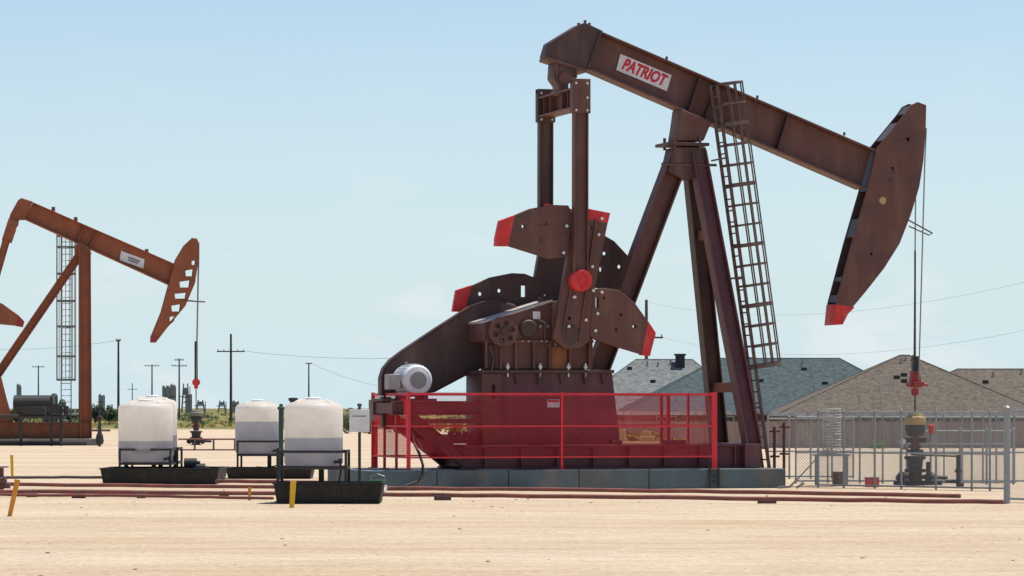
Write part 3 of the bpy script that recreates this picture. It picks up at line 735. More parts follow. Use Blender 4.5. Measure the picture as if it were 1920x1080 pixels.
# red guard railing with expanded mesh
rl_ = thing('guard_railing', 'red metal guard railing with mesh panels in front of the dark brown pumpjack', 'railing', (A.ox, A.oy, 0), A.th)
vf, vr = -1.45, 1.7
uL, uR = A.L(766, 800, vf).x, A.L(1339, 800, vf).x
zT, zM, zB = A.L(1050, 739, vf).z, A.L(1050, 799, vf).z, A.L(1050, 857, vf).z
mb = MB()
for z, w_ in ((zT, .052), (zM, .036), (zB, .034)):
    mb.bar((uL, vf, z), (uR, vf, z), w_, .045)
    mb.bar((uL, vf+.026, z), (uL, vr-.026, z), w_, .05, (1, 0, 0)); mb.bar((uR, vf+.026, z), (uR, vr-.026, z), w_, .05, (1, 0, 0))
    mb.bar((uL, vr, z), (uR, vr, z), w_, .05)
mb.sep('rail', REDR, rl_)
for u, v, w_ in [(uL, vf, .075), (A.L(1053, 800, vf).x, vf, .045), (uR, vf, .12), (uL, vf+1.05, .05), (uL, vf+2.1, .05), (uL, vr, .07), (A.L(1240, 800, vr).x, vr, .06), (A.L(1290, 800, vr).x, vr, .05), (uR, vr, .07), (A.L(1000, 800, vr).x, vr, .05)]:
    mb = MB(); mb.box((u-w_/2, v-.035, .442), (u+w_/2, v+.035, zT+.045)); mb.box((u-.1, v-.06, .442), (u+.1, v+.06, .456)); mb.build('railing_post', REDR, rl_)
def wire_panel(mb, o, e1, l1, e2, l2, pitch, r):
    o, e1, e2 = Vector(o), Vector(e1), Vector(e2)
    k = int((l1+l2)/pitch)
    for i in range(k+1):
        s = i*pitch
        a0, b0 = (s, 0) if s < l1 else (l1, s-l1); a1, b1 = (0, s) if s < l2 else (s-l2, l2)
        for mir in (0, 1):
            A0, A1 = (l1-a0, l1-a1) if mir else (a0, a1)
            p0, p1 = o+e1*A0+e2*b0, o+e1*A1+e2*b1
            if (p1-p0).length > .02: mb.tube(p0, p1, r, 3, caps=False)
mb = MB(); wire_panel(mb, (uL+.03, vf, zB), (1, 0, 0), uR-uL-.06, (0, 0, 1), zT-zB, .034, .0022); mb.build('mesh_panel', REDR, rl_)
mb = MB(); wire_panel(mb, (uL, vf+.04, zB), (0, 1, 0), vr-vf-.08, (0, 0, 1), zT-zB, .07, .0038); mb.build('mesh_panel', REDR, rl_)

mb = MB(); wire_panel(mb, (uL+4.6, vr, zB), (1, 0, 0), uR-uL-4.63, (0, 0, 1), zT-zB, .06, .0032); mb.build('mesh_panel', REDR, rl_)
# control box on red post at left end, power cable
cb = thing('control_box', 'grey electrical control box on a red post at left end of railing', 'control box', P(704, 765, 80.4)*1)
cb.location.z = 0
mb = MB(); mb.box((-.15, -.12, 1.50), (.15, .12, 1.99)); mb.box((-.13, -.135, 1.53), (.13, -.121, 1.96)); mb.build('enclosure', GREYP, cb, .012)
mb = MB(); mb.box((-.05, .02, -.05), (.05, .10, 1.499)); mb.build('post', REDR, cb)
mb = MB(); mb.path([A.world(A.L(x, y, v)) for x, y, v in ((772, 800, -1.0), (776, 830, -1.2), (786, 850, -1.5), (793, 872, -1.66), (792, 890, -1.7), (782, 903, -1.75), (760, 912, -1.9))], .03, 8)
tag(mb.build('power_cable', BLACK), 'black cable hanging from the motor end down over foundation', 'cable')

# ------------------------------------------------------------------ second pumpjack
B = Frame((90-960)*171/F, 171.0, R(9))
p2 = thing('pumpjack', 'smaller rust orange pumpjack with windowed horsehead at far left', 'pumpjack', (B.ox, B.oy, 0), B.th)
bv = .28
T0, T1, B0, B1 = B.L(62, 379, -bv), B.L(338, 499, -bv), B.L(46, 411, -bv), B.L(322, 537, -bv)
up = (mid(T0)-mid(B0)).normalized(); ft = .05
mb = MB()
mb.prism([T0+V*(bv-.03)-up*ft, T1+V*(bv-.03)-up*ft, B1+V*(bv-.03)+up*ft, B0+V*(bv-.03)+up*ft], V*.06)
for a, b, k in ((T0, T1, -1), (B0, B1, 1)): mb.bar(mid(a)+up*k*ft/2, mid(b)+up*k*ft/2, ft-.002, 2*bv)
bo = mb.build('walking_beam', RUST, p2, .006)
for x0, y0, x1, y1 in ((182, 434, 168, 464), (158, 423, 146, 453)):
    mb = MB(); mb.bar(mid(B.L(x0, y0, -bv)), mid(B.L(x1, y1, -bv)), .05, 2*bv-.03); mb.build('stiffener', RUSTD, bo)
mb = MB()
for x, y in ((100, 393), (142, 412), (275, 472)): mb.tube(B.L(x, y+3, 0), B.L(x, y-5, 0), .09, 8)
mb.sep('lifting_lug', RUSTD, bo)
pplate(B, 'beam_tail', [(62, 378), (40, 371), (34, 375), (20, 400), (16, 412), (46, 412)], -.26, .26, RUST, p2, bevel=.02)
pplate(B, 'tail_bearing', [(16, 412), (36, 412), (34, 424), (14, 424)], -.3, .3, RUSTD, p2)
sg = [B.L(x, y, -.06) for x, y in ((227, 470), (271, 486), (269, 504), (224, 488))]
mb = MB(); mb.prism(sg, V*-.02); s2 = mb.build('name_plate', SIGNW, p2, .03)
e1 = (sg[1]-sg[0]).normalized(); e2 = Vector((-e1.z, 0, e1.x)); c_ = sum(sg, Vector())/4-V*.022
mb = MB()
for dz, l in ((.05, .30), (-.06, .26)): mb.bar(c_+e2*dz-e1*(l-.08), c_+e2*dz+e1*(l+.08), .07, .006)
mb.build('faded_lettering', TXTGREY, s2)
# head
hp = [(345, 460), (360, 446), (368, 447), (372, 455), (372, 482), (365, 530), (347, 573), (312, 615), (292, 641), (283, 641), (284, 629), (302, 585), (317, 530), (329, 487)]
def quad(x, y, wd, h):
    wd *= 1.22; h *= 1.15
    return [(x-wd, y-h*.6), (x+wd, y-h), (x+wd*.8, y+h), (x-wd*.9, y+h)]
hol = [pts(B, quad(*a), -.3) for a in ((363, 492, 3, 4), (355, 511, 6, 6), (346.5, 532, 8, 6), (338.5, 554, 9, 5), (330, 577, 7, 6), (323, 597, 4, 4))]
h2 = plate('horsehead', pts(B, hp, -.3), hol, -.3, -.24, RUST, p2, .008)
plate('far_side_plate', pts(B, hp, -.3), hol, .24, .3, RUSTD, h2, .008)
mb = MB(); fr_ = [Vector((x, 0, z)) for x, z in pts(B, hp, -.3)]
for i in range(2, 8):
    a, b = fr_[i], fr_[i+1]; mb.bar(a, b, .05, .58)
mb.build('cable_track', RUSTD, h2)
pplate(B, 'horsehead_tip', [(283, 629), (296, 629), (300, 632), (292.5, 642), (282.5, 642)], -.31, .31, TIPD, h2)
# legs
mb = MB(); a = B.L(159, 470, -.2); b = B.L(160, 824, -.2)
for v0, v1 in ((-.25, -1.15), (.25, 1.15)):
    pass
mb.ibeam((a.x, -.25, a.z), (b.x, -.9, .35), .56, .4, (0, 1, 0), .05); mb.build('post_leg', RUST, p2, .006)
mb = MB(); mb.ibeam((a.x, .25, a.z), (b.x-.0, .9, .35), .56, .4, (0, 1, 0), .05); mb.build('post_leg', RUSTD, p2, .006)
mb = MB(); a2 = B.L(148, 480, -.2); b2 = B.L(-18, 722, -.2); mb.ibeam((a2.x, 0, a2.z), (b2.x, 0, b2.z), .42, .4, (0, 1, 0), .04); mb.build('post_leg', RUST, p2, .006)
pplate(B, 'saddle_bearing', [(146, 452), (166, 462), (172, 476), (142, 482), (140, 466)], -.35, .35, RUSTD, p2, bevel=.02)
# pitmans, equalizer, counterweight
ce = B.L(22, 425, -1.3); pe = B.L(-28, 590, -1.3)
mb = MB(); mb.bar((ce.x, -1.25, ce.z), (ce.x, 1.25, ce.z), .45, .4, (1, 0, 0)); mb.build('equalizer', BLKM, p2, .01)
for v in (-1.35, 1.35):
    mb = MB(); mb.ibeam((ce.x, v, ce.z+.25), (pe.x, v, pe.z), .36, .18, (0, 1, 0), .03); mb.bar((ce.x+.08, v, ce.z+.3), (ce.x-.2, v, ce.z-.6), .5, .2); mb.build('pitman', RUST, p2, .006)
for v in (-1.2, 1.0):
    cw = pplate(B, 'counterweight', [(-60, 560), (-20, 560), (4, 569), (36, 592), (45, 603), (42, 612), (0, 608), (-60, 608)], v, v+.2, RUST, p2, bevel=.02)
    pplate(B, 'counterweight_tip', [(34, 590), (46, 603), (43, 613.5), (30, 611.5)], v-.01, v+.21, TIPD, cw)
mb = MB(); q0 = B.L(-60, 640, -1.1); mb.bar((q0.x, 0, 1.5), (q0.x+.4, 0, q0.z+1.2), 1.6, 1.3); mb.build('gear_reducer', RUST, p2, .03)
pplate(B, 'gearbox_pedestal', [(-60, 705), (2, 705), (12, 745), (34, 822), (-60, 822)], -.8, .8, RUST, p2)
mb = MB(); uu0, uu1 = B.L(-60, 800, -.9).x, B.L(168, 800, -.9).x
zt2 = B.L(100, 792, -.9).z
for v in (-.95, .95): mb.ibeam((uu0, v, (zt2+.33)/2), (uu1, v, (zt2+.33)/2), zt2-.33, .3, (0, 1, 0), .04)
for k in range(6):
    u = uu0+.2+(uu1-uu0-.5)*k/5; mb.box((u-.04, -.93, .38), (u+.04, .93, zt2-.06))
mb.build('skid_base', RUSTD, p2, .006)
# bridle
hx = fr_[4].x+.03; cz2 = B.L(366, 717, 0).z
mb = MB()
for v in (-.2, .2): mb.path([(fr_[3].x+.03, v, fr_[3].z), (hx, v, fr_[4].z), (hx-.12, v*.8, cz2)], .028, 6)
mb.sep('bridle_cable', GREYST, p2)
mb = MB(); mb.bar((hx-.12, 0, B.L(366, 640, 0).z), (hx-.12, 0, cz2), .15, .2); mb.build('load_cell', BLKM, p2)
mb = MB(); mb.tube((hx-.12, -.3, cz2), (hx-.12, .3, cz2), .18, 12); mb.tube((hx-.12, 0, cz2-.3), (hx-.12, 0, cz2+.2), .1, 10); mb.build('carrier_bar', RED, p2)
mb = MB(); mb.tube((hx-.12, 0, 1.4), (hx-.12, 0, cz2), .03, 8); mb.build('polished_rod', GREYST, p2)
mb = MB(); mb.path([(hx-.9, -.3, B.L(355, 563, 0).z), (hx+.3, -.3, B.L(378, 566, 0).z), (hx+.3, .3, B.L(378, 566, 0).z), (hx-.9, .3, B.L(355, 563, 0).z)], .03, 6); mb.build('cable_guide', STEEL, p2)
# ladder of the second unit (behind the post, seen face-on)
la0, la1 = B.L(124, 740, 1.6), B.L(124, 440, 1.6)
mb = MB()
for du in (-.24, .24): mb.bar((la0.x+du, 1.6, .4), (la0.x+du, 1.6, la1.z), .05, .07)
l2 = mb.build('ladder', GREYST, p2)
mb = MB()
for k in range(int((la1.z-.6)/.3)): mb.tube((la0.x-.23, 1.6, .6+k*.3), (la0.x+.23, 1.6, .6+k*.3), .018, 6)
mb.sep('rung', GREYST, l2)
mb = MB(); zs = [B.L(124, y, 1.6).z for y in (712, 668, 612, 564, 513, 463, 442)]
def hoop2(z): return [(la0.x-.46*math.cos(math.pi*k/8), 1.6+.02+.7*math.sin(math.pi*k/8), z) for k in range(9)]
for z in zs:
    h = hoop2(z)
    mb.bar((la0.x-.46, 1.62, z), (la0.x+.46, 1.62, z), .02, .1, (0, 0, 1))
    for i in range(8): mb.bar(h[i], h[i+1], .03, .1, (0, 0, 1))
for k in range(9):
    mb.bar(hoop2(zs[0])[k], hoop2(zs[-1])[k], .035, .02, V)
mb.build('safety_cage', GREYST, l2)
foundation(B, uu0-.3, B.L(188, 830, -1.5).x, -1.5, 1.5, .32, PLAINC, 'low dark concrete foundation under the smaller rust orange pumpjack')

# ------------------------------------------------------------------ wellheads
def wellhead(loc, s, label, big):
    o = thing('wellhead', label, 'wellhead', loc)
    mb = MB(); mb.lathe([(.22*s, 0), (.22*s, .05), (.16*s, .06), (.16*s, .32), (.25*s, .33), (.25*s, .40), (.17*s, .41), (.19*s, .62), (.25*s, .63), (.25*s, .70), (.12*s, .71)], (0, 0, -.02), 'Z', 20)
    mb.build('casing_head', BLKM, o, .01)
    mb = MB(); mb.lathe([(.11*s, .70), (.11*s, .86), (.16*s, .87), (.16*s, .93), (.10*s, .94), (.10*s, 1.15)], (0, 0, 0), 'Z', 16); mb.build('tubing_head', MAROON, o, .01)
    mb = MB(); mb.lathe([(.10*s, 1.15), (.2*s, 1.16), (.24*s, 1.30), (.24*s, 1.40), (.14*s, 1.41)], (0, 0, 0), 'Z', 16); mb.build('stuffing_box', BLKM, o, .01)
    mb = MB(); mb.lathe([(.14*s, 1.40), (.24*s, 1.41), (.25*s, 1.48), (.25*s, 1.58), (.18*s, 1.60), (.16*s, 1.68), (.05*s, 1.69)], (0, 0, 0), 'Z', 18); mb.build('leak_pot', BRASS if big else PLAINC, o, .01)
    for sg, ln in ((-1, .45), (1, .75)):
        mb = MB(); mb.tube((sg*.15*s, 0, .2), (sg*ln, 0, .18), .05*s, 10); mb.lathe([(.0, -.0), (.09*s, .0), (.11*s, .06), (.09*s, .14), (0, .141)], (sg*.32, -.07, .19), 'Y', 12); mb.build('side_outlet', BLKM, o)
        mb = MB(); mb.path([(sg*.32+.12*math.cos(k*math.pi/6), -.2, .19+.12*math.sin(k*math.pi/6)) for k in range(12)], .016, 6, True); mb.tube((sg*.32, -.2, .19), (sg*.32, -.05, .19), .02, 6); mb.bar((sg*.32-.12, -.2, .19), (sg*.32+.12, -.2, .19), .02, .02); mb.build('handwheel', BLKM if big else MAROON, o)
    if big:
        mb = MB(); mb.path([(.1, 0, 1.0), (.34, 0, 1.0), (.38, 0, 1.06), (.38, 0, 1.22)], .04, 8); mb.build('pressure_line', GREYST, o)
        mb = MB(); mb.path([(-.16, -.05, .86), (-.30, -.05, .86), (-.34, -.05, .80), (-.34, -.05, .30)], .03, 8); mb.build('bleed_line', GREYST, o)
        mb = MB(); mb.lathe([(0, 0), (.075, .002), (.075, .05), (0, .052)], (-.30, -.14, 1.02), 'Y', 14); mb.tube((-.30, -.1, 1.0), (-.30, -.05, .87), .014, 6); mb.build('pressure_gauge', WHITE, o)
        mb = MB(); mb.lathe([(.15, .74), (.19, .75), (.19, .83), (.15, .84)], (0, 0, 0), 'Z', 14); mb.bar((-.28, 0, 1.05), (.26, 0, 1.05), .11, .14); mb.build('blowout_preventer', BLKM, o, .01)
        mb = MB(); mb.bar((.30, -.02, .02), (.30, -.02, .55), .09, .09); mb.bar((-.34, .02, .02), (-.34, .02, .28), .1, .1); mb.bar((-.5, -.02, .06), (.62, -.02, .06), .1, .16); mb.build('cellar_pipework', BLKM, o, .01)
        mb = MB(); mb.lathe([(.02, 0), (.07, .02), (.07, .1), (.05, .14), (.08, .16), (.08, .2), (.02, .22)], (.38, 0, 1.2), 'Z', 12); mb.build('valve_cap', RED, o)
    return o
wp_ = A.world(Vector((cu_, 0, 0)))
wellhead((wp_.x, wp_.y, 0), 1.0, 'black wellhead with ochre top below the large pumpjack horsehead', True)
w2_ = B.world(Vector((hx-.12, 0, 0)))
wellhead((w2_.x, w2_.y, 0), 1.25, 'maroon and black wellhead under the rust orange horsehead beside white tanks', False)

# ------------------------------------------------------------------ tanks, stands, trays
def tray(x0, x1, ytop, ybot, depth, label, flare=.06):
    Df = EYE*F/(ybot-HZ); a, b = P(x0, ybot, Df), P(x1, ybot, Df); h = (ybot-ytop)*Df/F
    cx = (a.x+b.x)/2; wd = (b.x-a.x)/2; t = .035
    o = thing('spill_tray', label, 'tray', (cx, Df+depth/2, 0), 0, 'black spill trays under the chemical tanks')
    mb = MB(); d = depth/2
    def ring(z, i, f): return [(-wd+i+f, -d+i+f, z), (wd-i-f, -d+i+f, z), (wd-i-f, d-i-f, z), (-wd+i+f, d-i-f, z)]
    rs = [ring(0, 0, flare), ring(h*.93, 0, 0), ring(h*.93, -.03, 0), ring(h, -.03, 0), ring(h, t, 0), ring(.03, t, flare)]
    vs = sum(rs, []); fs = [(i*4+k, i*4+(k+1) % 4, (i+1)*4+(k+1) % 4, (i+1)*4+k) for i in range(5) for k in range(4)]
    mb._faces(vs, fs+[(0, 1, 2, 3), (20, 21, 22, 23)])
    for i in range(1, 10):
        x = -wd+2*wd*i/10; mb.prism([(x-.03, -d+flare*.9-.004, .03), (x+.03, -d+flare*.9-.004, .03), (x+.03, -d-.004, h*.9), (x-.03, -d-.004, h*.9)], (0, -.006, 0))
    mb.build('tray_body', BLACK, o, .008); return o, Df
def tank(x0, x1, ysh, ytop, ybot, ylev, D, label):
    c = P((x0+x1)/2, ybot, D); r = (x1-x0)/2*D/F; z0 = c.z; zs_ = EYE+(HZ-ysh)*D/F-z0; zt_ = EYE+(HZ-ytop)*D/F-z0; lv = EYE+(HZ-ylev)*D/F-z0
    o = thing('chemical_tank', label, 'tank', (c.x, D, z0), 0, 'white plastic chemical tanks')
    m = poly_mat('white_poly', lv, zs_)
    prof = [(r*.93, 0), (r*.985, .04)]
    prof += [(r, .06), (r, zs_-.06)]
    q_ = zt_-zs_; prof += [(r*.995, zs_-.02), (r*.98, zs_+q_*.15), (r*.94, zs_+q_*.34), (r*.86, zs_+q_*.48), (r*.66, zs_+q_*.64), (r*.60, zs_+q_*.78), (r*.36, zt_-.035), (r*.28, zt_-.03)]
    mb = MB(); mb.lathe(prof, (0, 0, 0), 'Z', 48); mb.build('tank_shell', m, o, 0, True)
    mb = MB(); mb.lathe([(r*.27, zt_-.05), (r*.27, zt_), (r*.22, zt_+.015)], (0, 0, 0), 'Z', 24); mb.build('lid', WHITE, o, .006)
    mb = MB()
    for k in range(4):
        a = math.pi/4+k*math.pi/2; mb.bar((r*.55*math.cos(a), r*.55*math.sin(a), zs_+.78*(zt_-zs_)-.02), (r*.8*math.cos(a), r*.8*math.sin(a), zs_+.52*(zt_-zs_)-.01), .08, .06)
    mb.sep('moulded_lug', m, o, .01)
    mb = MB(); mb.tube((r*.7, -r*.6, .08), (r*.95, -r*.85, .08), .03, 8); mb.tube((r*.95, -r*.85, .05), (r*.95, -r*.85, .14), .035, 8); mb.build('drain_valve', BLKM, o)
    mb = MB(); mb.path([(r*.95, -r*.85, .06), (r*.97, -r*.9, -.1), (r*.9, -r*.95, -.3), (r*.5, -r*.9, -.36), (0, -r*.8, -.34)], .018, 6); mb.build('drain_hose', BLACK, o)
    return o, c, r
def stand(c, w, d, zfloor, zplat, zrail, label):
    o = thing('tank_stand', label, 'stand', (c[0], c[1], zfloor), 0, 'black steel stands under the chemical tanks')
    h, rl = zplat-zfloor, zrail-zfloor; t = .05
    for sx in (-1, 1):
        for sy in (-1, 1):
            mb = MB(); mb.box((sx*w-t/2, sy*d-t/2, 0), (sx*w+t/2, sy*d+t/2, rl)); mb.box((sx*w-.06, sy*d-.06, 0), (sx*w+.06, sy*d+.06, .012)); mb.build('leg', BLKM, o)
    mb = MB()
    for z in (h-.04, rl-.03):
        for sy in (-1, 1): mb.bar((-w+.026, sy*d, z), (w-.026, sy*d, z), .05, .045)
        for sx in (-1, 1): mb.bar((sx*w, -d+.026, z), (sx*w, d-.026, z), .05, .045, (1, 0, 0))
    mb.build('frame_rail', BLKM, o)
    mb = MB(); mb.box((-w+.02, -d+.02, h-.014), (w-.02, d-.02, h-.003)); mb.build('deck', BLKM, o)
    mb = MB(); mb.box((.1, -.1, 0), (.2, 0, h-.06)); mb.build('centre_leg', BLKM, o)
    return o
# nearest tank
t1, D1 = tray(513, 717, 905, 945, 1.5, 'black spill tray with ribbed side behind the yellow marker post, nearest the camera')
tk1, c, r = tank(533, 643, 766, 746, 873, 820, D1+.75, 'white plastic chemical tank, nearest of the four, with black cap on top')
stand((c.x, c.y), .64, .62, .035, c.z, c.z+.30, 'black steel stand carrying the nearest white tank behind yellow marker')
cap = MB(); cap.lathe([(.06, 0), (.06, .05), (.09, .055), (.09, .11), (.03, .115)], (0, 0, 0), 'Z', 14); co = cap.build('vent_cap', BLKM, tk1)
q = P(549, 752, D1+.75); co.location = (q.x-c.x, .1, q.z-c.z-.05)
# middle tank
t2, D2 = tray(423, 585, 877, 898, 1.5, 'black spill tray partly hidden behind the nearest tank stand')
_, c, r = tank(441, 526, 766, 750, 850, 790, D2+.8, 'white plastic chemical tank half full of grey liquid, left of the nearest tank')
stand((c.x+.15, c.y), .62, .62, .035, c.z, c.z+.34, 'black steel stand under the half full white tank in the middle')
# left pair
t3, D3 = tray(188, 410, 878, 908, 2.6, 'long black spill tray beneath the two white tanks at left')
_, c, r = tank(222, 324, 764, 750, 866, 826, D3+.75, 'white plastic chemical tank at left standing in front of another tank')
stand((c.x+.05, c.y), .60, .60, .035, c.z, c.z+.33, 'black steel stand under the front tank of the left pair')
_, c, r = tank(240, 332, 758, 742, 864, 815, D3+2.0, 'white plastic chemical tank mostly hidden behind the left front tank')
stand((c.x+.05, c.y), .60, .56, .035, c.z, c.z+.33, 'black steel stand under the rear tank of the left pair')
# chemical pumps in the left tray
for x, y, lab in ((358, 866, 'small black chemical pump at the right end of the left tray'), (374, 876, 'small dark motor block lowest at right end of left tray')):
    q = P(x, y, D3+.8)
    o = thing('chemical_pump', lab, 'pump', (q.x, q.y, .036), 0, 'small pumps in the left tray')
    h = q.z-.036
    mb = MB(); mb.box((-.1, -.08, 0), (.1, .08, h-.14)); mb.build('base', BLKM, o, .01)
    mb = MB(); mb.tube((-.16, 0, h-.03), (.14, 0, h-.03), .12, 14); mb.tube((.14, 0, h-.03), (.22, 0, h-.03), .06, 10); mb.build('motor_body', BLKM, o, .01)
# dark green pipe post between tanks
q = P(527, 800, 86)
o = thing('vent_post', 'slim dark green pipe post between the middle tank and nearest tank', 'post', (q.x, 86, 0))
mb = MB(); mb.tube((0, 0, -.05), (0, 0, 1.80), .06, 14); mb.build('pipe', GREENP, o)
mb = MB(); mb.lathe([(.09, 1.76), (.09, 1.82), (.05, 1.84), (.04, 1.90)], (0, 0, 0), 'Z', 14); mb.build('cap', GREENP, o)

# well sign on a post
q = P(674, 790, 76)
o = thing('well_sign', 'white rectangular sign on a dark post left of the red railing', 'sign', (q.x, 76, 0))
mb = MB(); mb.box((-.03, 0, -.05), (.03, .06, 1.84)); mb.build('post', BLKM, o)
mb = MB(); mb.box((-.215, -.03, 1.285), (.215, -.002, 1.77)); sgp = mb.build('sign_panel', WHITE, o, .008)
mb = MB(); mb.box((-.15, -.034, 1.615), (.15, -.0305, 1.635)); mb.build('text_line', TXTGREY, sgp)
mb = MB(); mb.lathe([(.05, 1.841), (.055, 1.87), (.03, 1.90)], (0, .03, 0), 'Z', 10); mb.build('post_cap', BLKM, o)
# jugs and bucket beside it
Dg = 74.6
q = P(708, 890, Dg); o = thing('green_bucket', 'small green plastic bucket lying right of the nearest black tray', 'bucket', (q.x, Dg, 0))
mb = MB(); mb.lathe([(.12, 0), (.16, .24), (.17, .25), (.17, .28), (.13, .285)], (0, 0, 0), 'Z', 18); mb.build('pail', GREENJ, o)
mb = MB(); mb.path([(-.16, 0, .26), (-.14, 0, .36), (0, 0, .41), (.14, 0, .36), (.16, 0, .26)], .01, 6); mb.build('bail', GREYST, o)
q = P(714, 900, Dg-1); o = thing('white_jug', 'small white plastic jug on the ground by the green bucket', 'jug', (q.x, Dg-1.0, 0))
mb = MB(); mb.lathe([(.09, 0), (.11, .03), (.11, .15), (.05, .20), (.04, .23), (.02, .235)], (0, 0, 0), 'Z', 18); mb.build('jug_body', WHITE, o, 0, True)
mb = MB(); mb.path([(.06, 0, .19), (.12, 0, .18), (.12, 0, .10), (.1, 0, .08)], .014, 6); mb.build('jug_handle', WHITE, o)
q = P(692, 890, Dg+.5); o = thing('coiled_hose', 'pale blue hose coiled on the ground beside the green bucket', 'hose', (q.x, Dg+.3, 0))
mb = MB(); mb.path([((.16-.0004*k)*math.cos(k*.35), (.16-.0004*k)*math.sin(k*.35), .03+.0022*k) for k in range(90)], .018, 6); mb.build('hose_coil', mat('pale_hose', (.35, .45, .48), .5), o)

# marker stakes
def stake(x0, y0, x1, y1, wpx, m, label, grp=None):
    D = EYE*F/(y1-HZ); a, b = P(x1, y1, D), P(x0, y0, D)
    o = thing('marker_stake', label, 'marker', a, 0, grp)
    d = b-a; mb = MB(); mb.bar(Vector((0, 0, 0))-d*.08, d, wpx*D/F*.8, .03, (0, 1, 0), wpx*D/F); mb.build('stake_body', m, o, .006)
    mb = MB(); mb.bar(d*.93, d*.995, wpx*D/F+.004, .036, (0, 1, 0)); mb.build('cap_band', m, o)
stake(550, 902, 547, 952, 11, YELLOW, 'bright yellow marker stake in front of the nearest black tray')
stake(33, 899, 18, 968, 10, ORANGE, 'leaning orange marker stake at the far left foreground')
stake(468, 914, 468, 938, 6, ORANGE, 'short orange marker stake beside the flowlines left of the nearest tray')
stake(22, 853, 23, 893, 6, YELLOW, 'thin yellow marker stake at left edge behind the leaning stake')

# flowlines
def line(ptsxy, r, m, label, zoff=.1):
    pp = []
    for x, y in ptsxy:
        D = (EYE-zoff)*F/(y-HZ); pp.append(Vector(((x-960)*D/F, D, zoff)))
    mb = MB(); full = []
    for i in range(len(pp)-1):
        n = 8
        for k in range(n): full.append(pp[i].lerp(pp[i+1], k/n)+Vector((0, random.uniform(-.02, .02), random.uniform(-.008, .008))))
    full.append(pp[-1]); mb.path(full, r, 10)
    o = mb.build('flowline', m, None, 0, True); tag(o, label, 'pipe', 'pipes laid across the pad'); return pp
l1 = line([(-60, 907), (720, 915), (1300, 921), (1800, 930)], .042, PIPE, 'red oxide flowline running just in front of the blue-grey foundation')
l2_ = line([(-60, 921), (510, 925), (1000, 930), (1500, 936), (1882, 941)], .042, PIPE, 'red oxide flowline nearest the camera, ending at the galvanised corner post')
l3 = line([(-60, 896), (120, 895), (420, 896)], .035, PIPED, 'thin dark pipe passing under the left spill tray', .12)
l4 = line([(405, 902), (700, 906), (740, 908)], .045, PIPE, 'short red oxide pipe between the left tray and nearest tray', .1)
l5 = line([(-60, 927), (200, 929), (512, 934)], .03, PIPE, 'thin red pipe in front of the others at left', .06)
def block(x, y, wd, lab):
    D = EYE*F/(y-HZ); q = P(x, y, D)
    o = thing('pipe_support', lab, 'block', (q.x, D, 0), random.uniform(-.1, .1), 'blocks under the flowlines')
    mb = MB(); mb.box((-wd, -.1, -.02), (wd, .1, .09)); mb.build('timber', PIPED, o, .012)
    mb = MB(); mb.path([(0, -.02+.05*math.cos(k*math.pi/6), .10+.05*math.sin(k*math.pi/6)) for k in range(7)], .01, 5); mb.build('strap', BLKM, o)
for i, (x, y, wd) in enumerate(((148, 934, .13), (830, 938, .16), (1438, 944, .17), (60, 932, .1), (420, 932, .1), (265, 934, .08))):
    block(x, y, wd, ['dark block under the pipe below the left spill tray', 'dark block by the pipes below the left end of foundation', 'dark block under the pipe below the right end of foundation', 'dark block by the pipes next to the leaning orange stake', 'dark block by the pipes below the right end of left tray', 'small dark block by the pipes below the left front tank'][i])
# valve cluster at the left edge
q = P(2, 900, 77); o = thing('valve_manifold', 'maroon valve cluster on the pipes at the left edge', 'valve', (q.x, 77, 0))
mb = MB(); mb.tube((-.5, 0, .12), (.2, 0, .12), .07, 12); mb.tube((0, 0, .0), (0, 0, .5), .06, 12); mb.lathe([(.11, .16), (.13, .2), (.13, .26), (.11, .3)], (0, 0, 0), 'Z', 14); mb.build('valve_body', MAROON, o, .01)
mb = MB(); mb.path([(.15*math.cos(k*math.pi/6), .15*math.sin(k*math.pi/6), .52) for k in range(12)], .016, 6, True); mb.bar((-.15, 0, .52), (.15, 0, .52), .02, .02); mb.build('handwheel', MAROON, o)

# ------------------------------------------------------------------ well enclosure at right
Dc = 66.6
def post(x, ytop, D, r, m, label, name='fence_post'):
    q = P(x, ytop, D)
    o = thing(name, label, 'post', (q.x, D, 0)); mb = MB(); mb.tube((0, 0, -.1), (0, 0, q.z), r, 14); mb.build('pipe', m, o)
    mb = MB(); mb.lathe([(r*1.1, q.z-.03), (r*1.1, q.z), (r*.6, q.z+.03), (r*.1, q.z+.035)], (0, 0, 0), 'Z', 12); mb.build('cap', m, o); return o
# chain-link enclosure: thing with posts, rails, mesh
def chain_fence(pts_, h, label, postr=.03, pitch=.07, mid_z=None, wr=.0022, top=True):
    o = thing('chain_link_fence', label, 'fence', (pts_[0][0], pts_[0][1], 0)); o0 = Vector((pts_[0][0], pts_[0][1], 0))
    pp = [Vector((a, b, 0))-o0 for a, b in pts_]
    rails = MB(); mesh = MB()
    for i in range(len(pp)):
        mb = MB(); mb.tube(pp[i]-Vector((0, 0, .1)), pp[i]+Vector((0, 0, h+.03)), postr, 12); mb.tube(pp[i]+Vector((0, 0, h+.03)), pp[i]+Vector((0, 0, h+.06)), postr*1.1, 12, postr*.4); mb.build('post', GALV, o)
    for a, b in zip(pp, pp[1:]):
        d = (b-a); L_ = d.length; d.normalize()
        zs = [.06]+([h-.02] if top else [])+([mid_z] if mid_z else [])
        for z in zs: rails.tube(a+d*postr+Vector((0, 0, z)), b-d*postr+Vector((0, 0, z)), .02, 8)
        wire_panel(mesh, a+d*postr+Vector((0, 0, .06)), d, L_-2*postr, (0, 0, 1), h-.08, pitch, wr)
    rails.sep('rail', GALV, o); mesh.build('wire_mesh', GALV, o); return o
def gp(x, D): return ((x-960)*D/F, D)
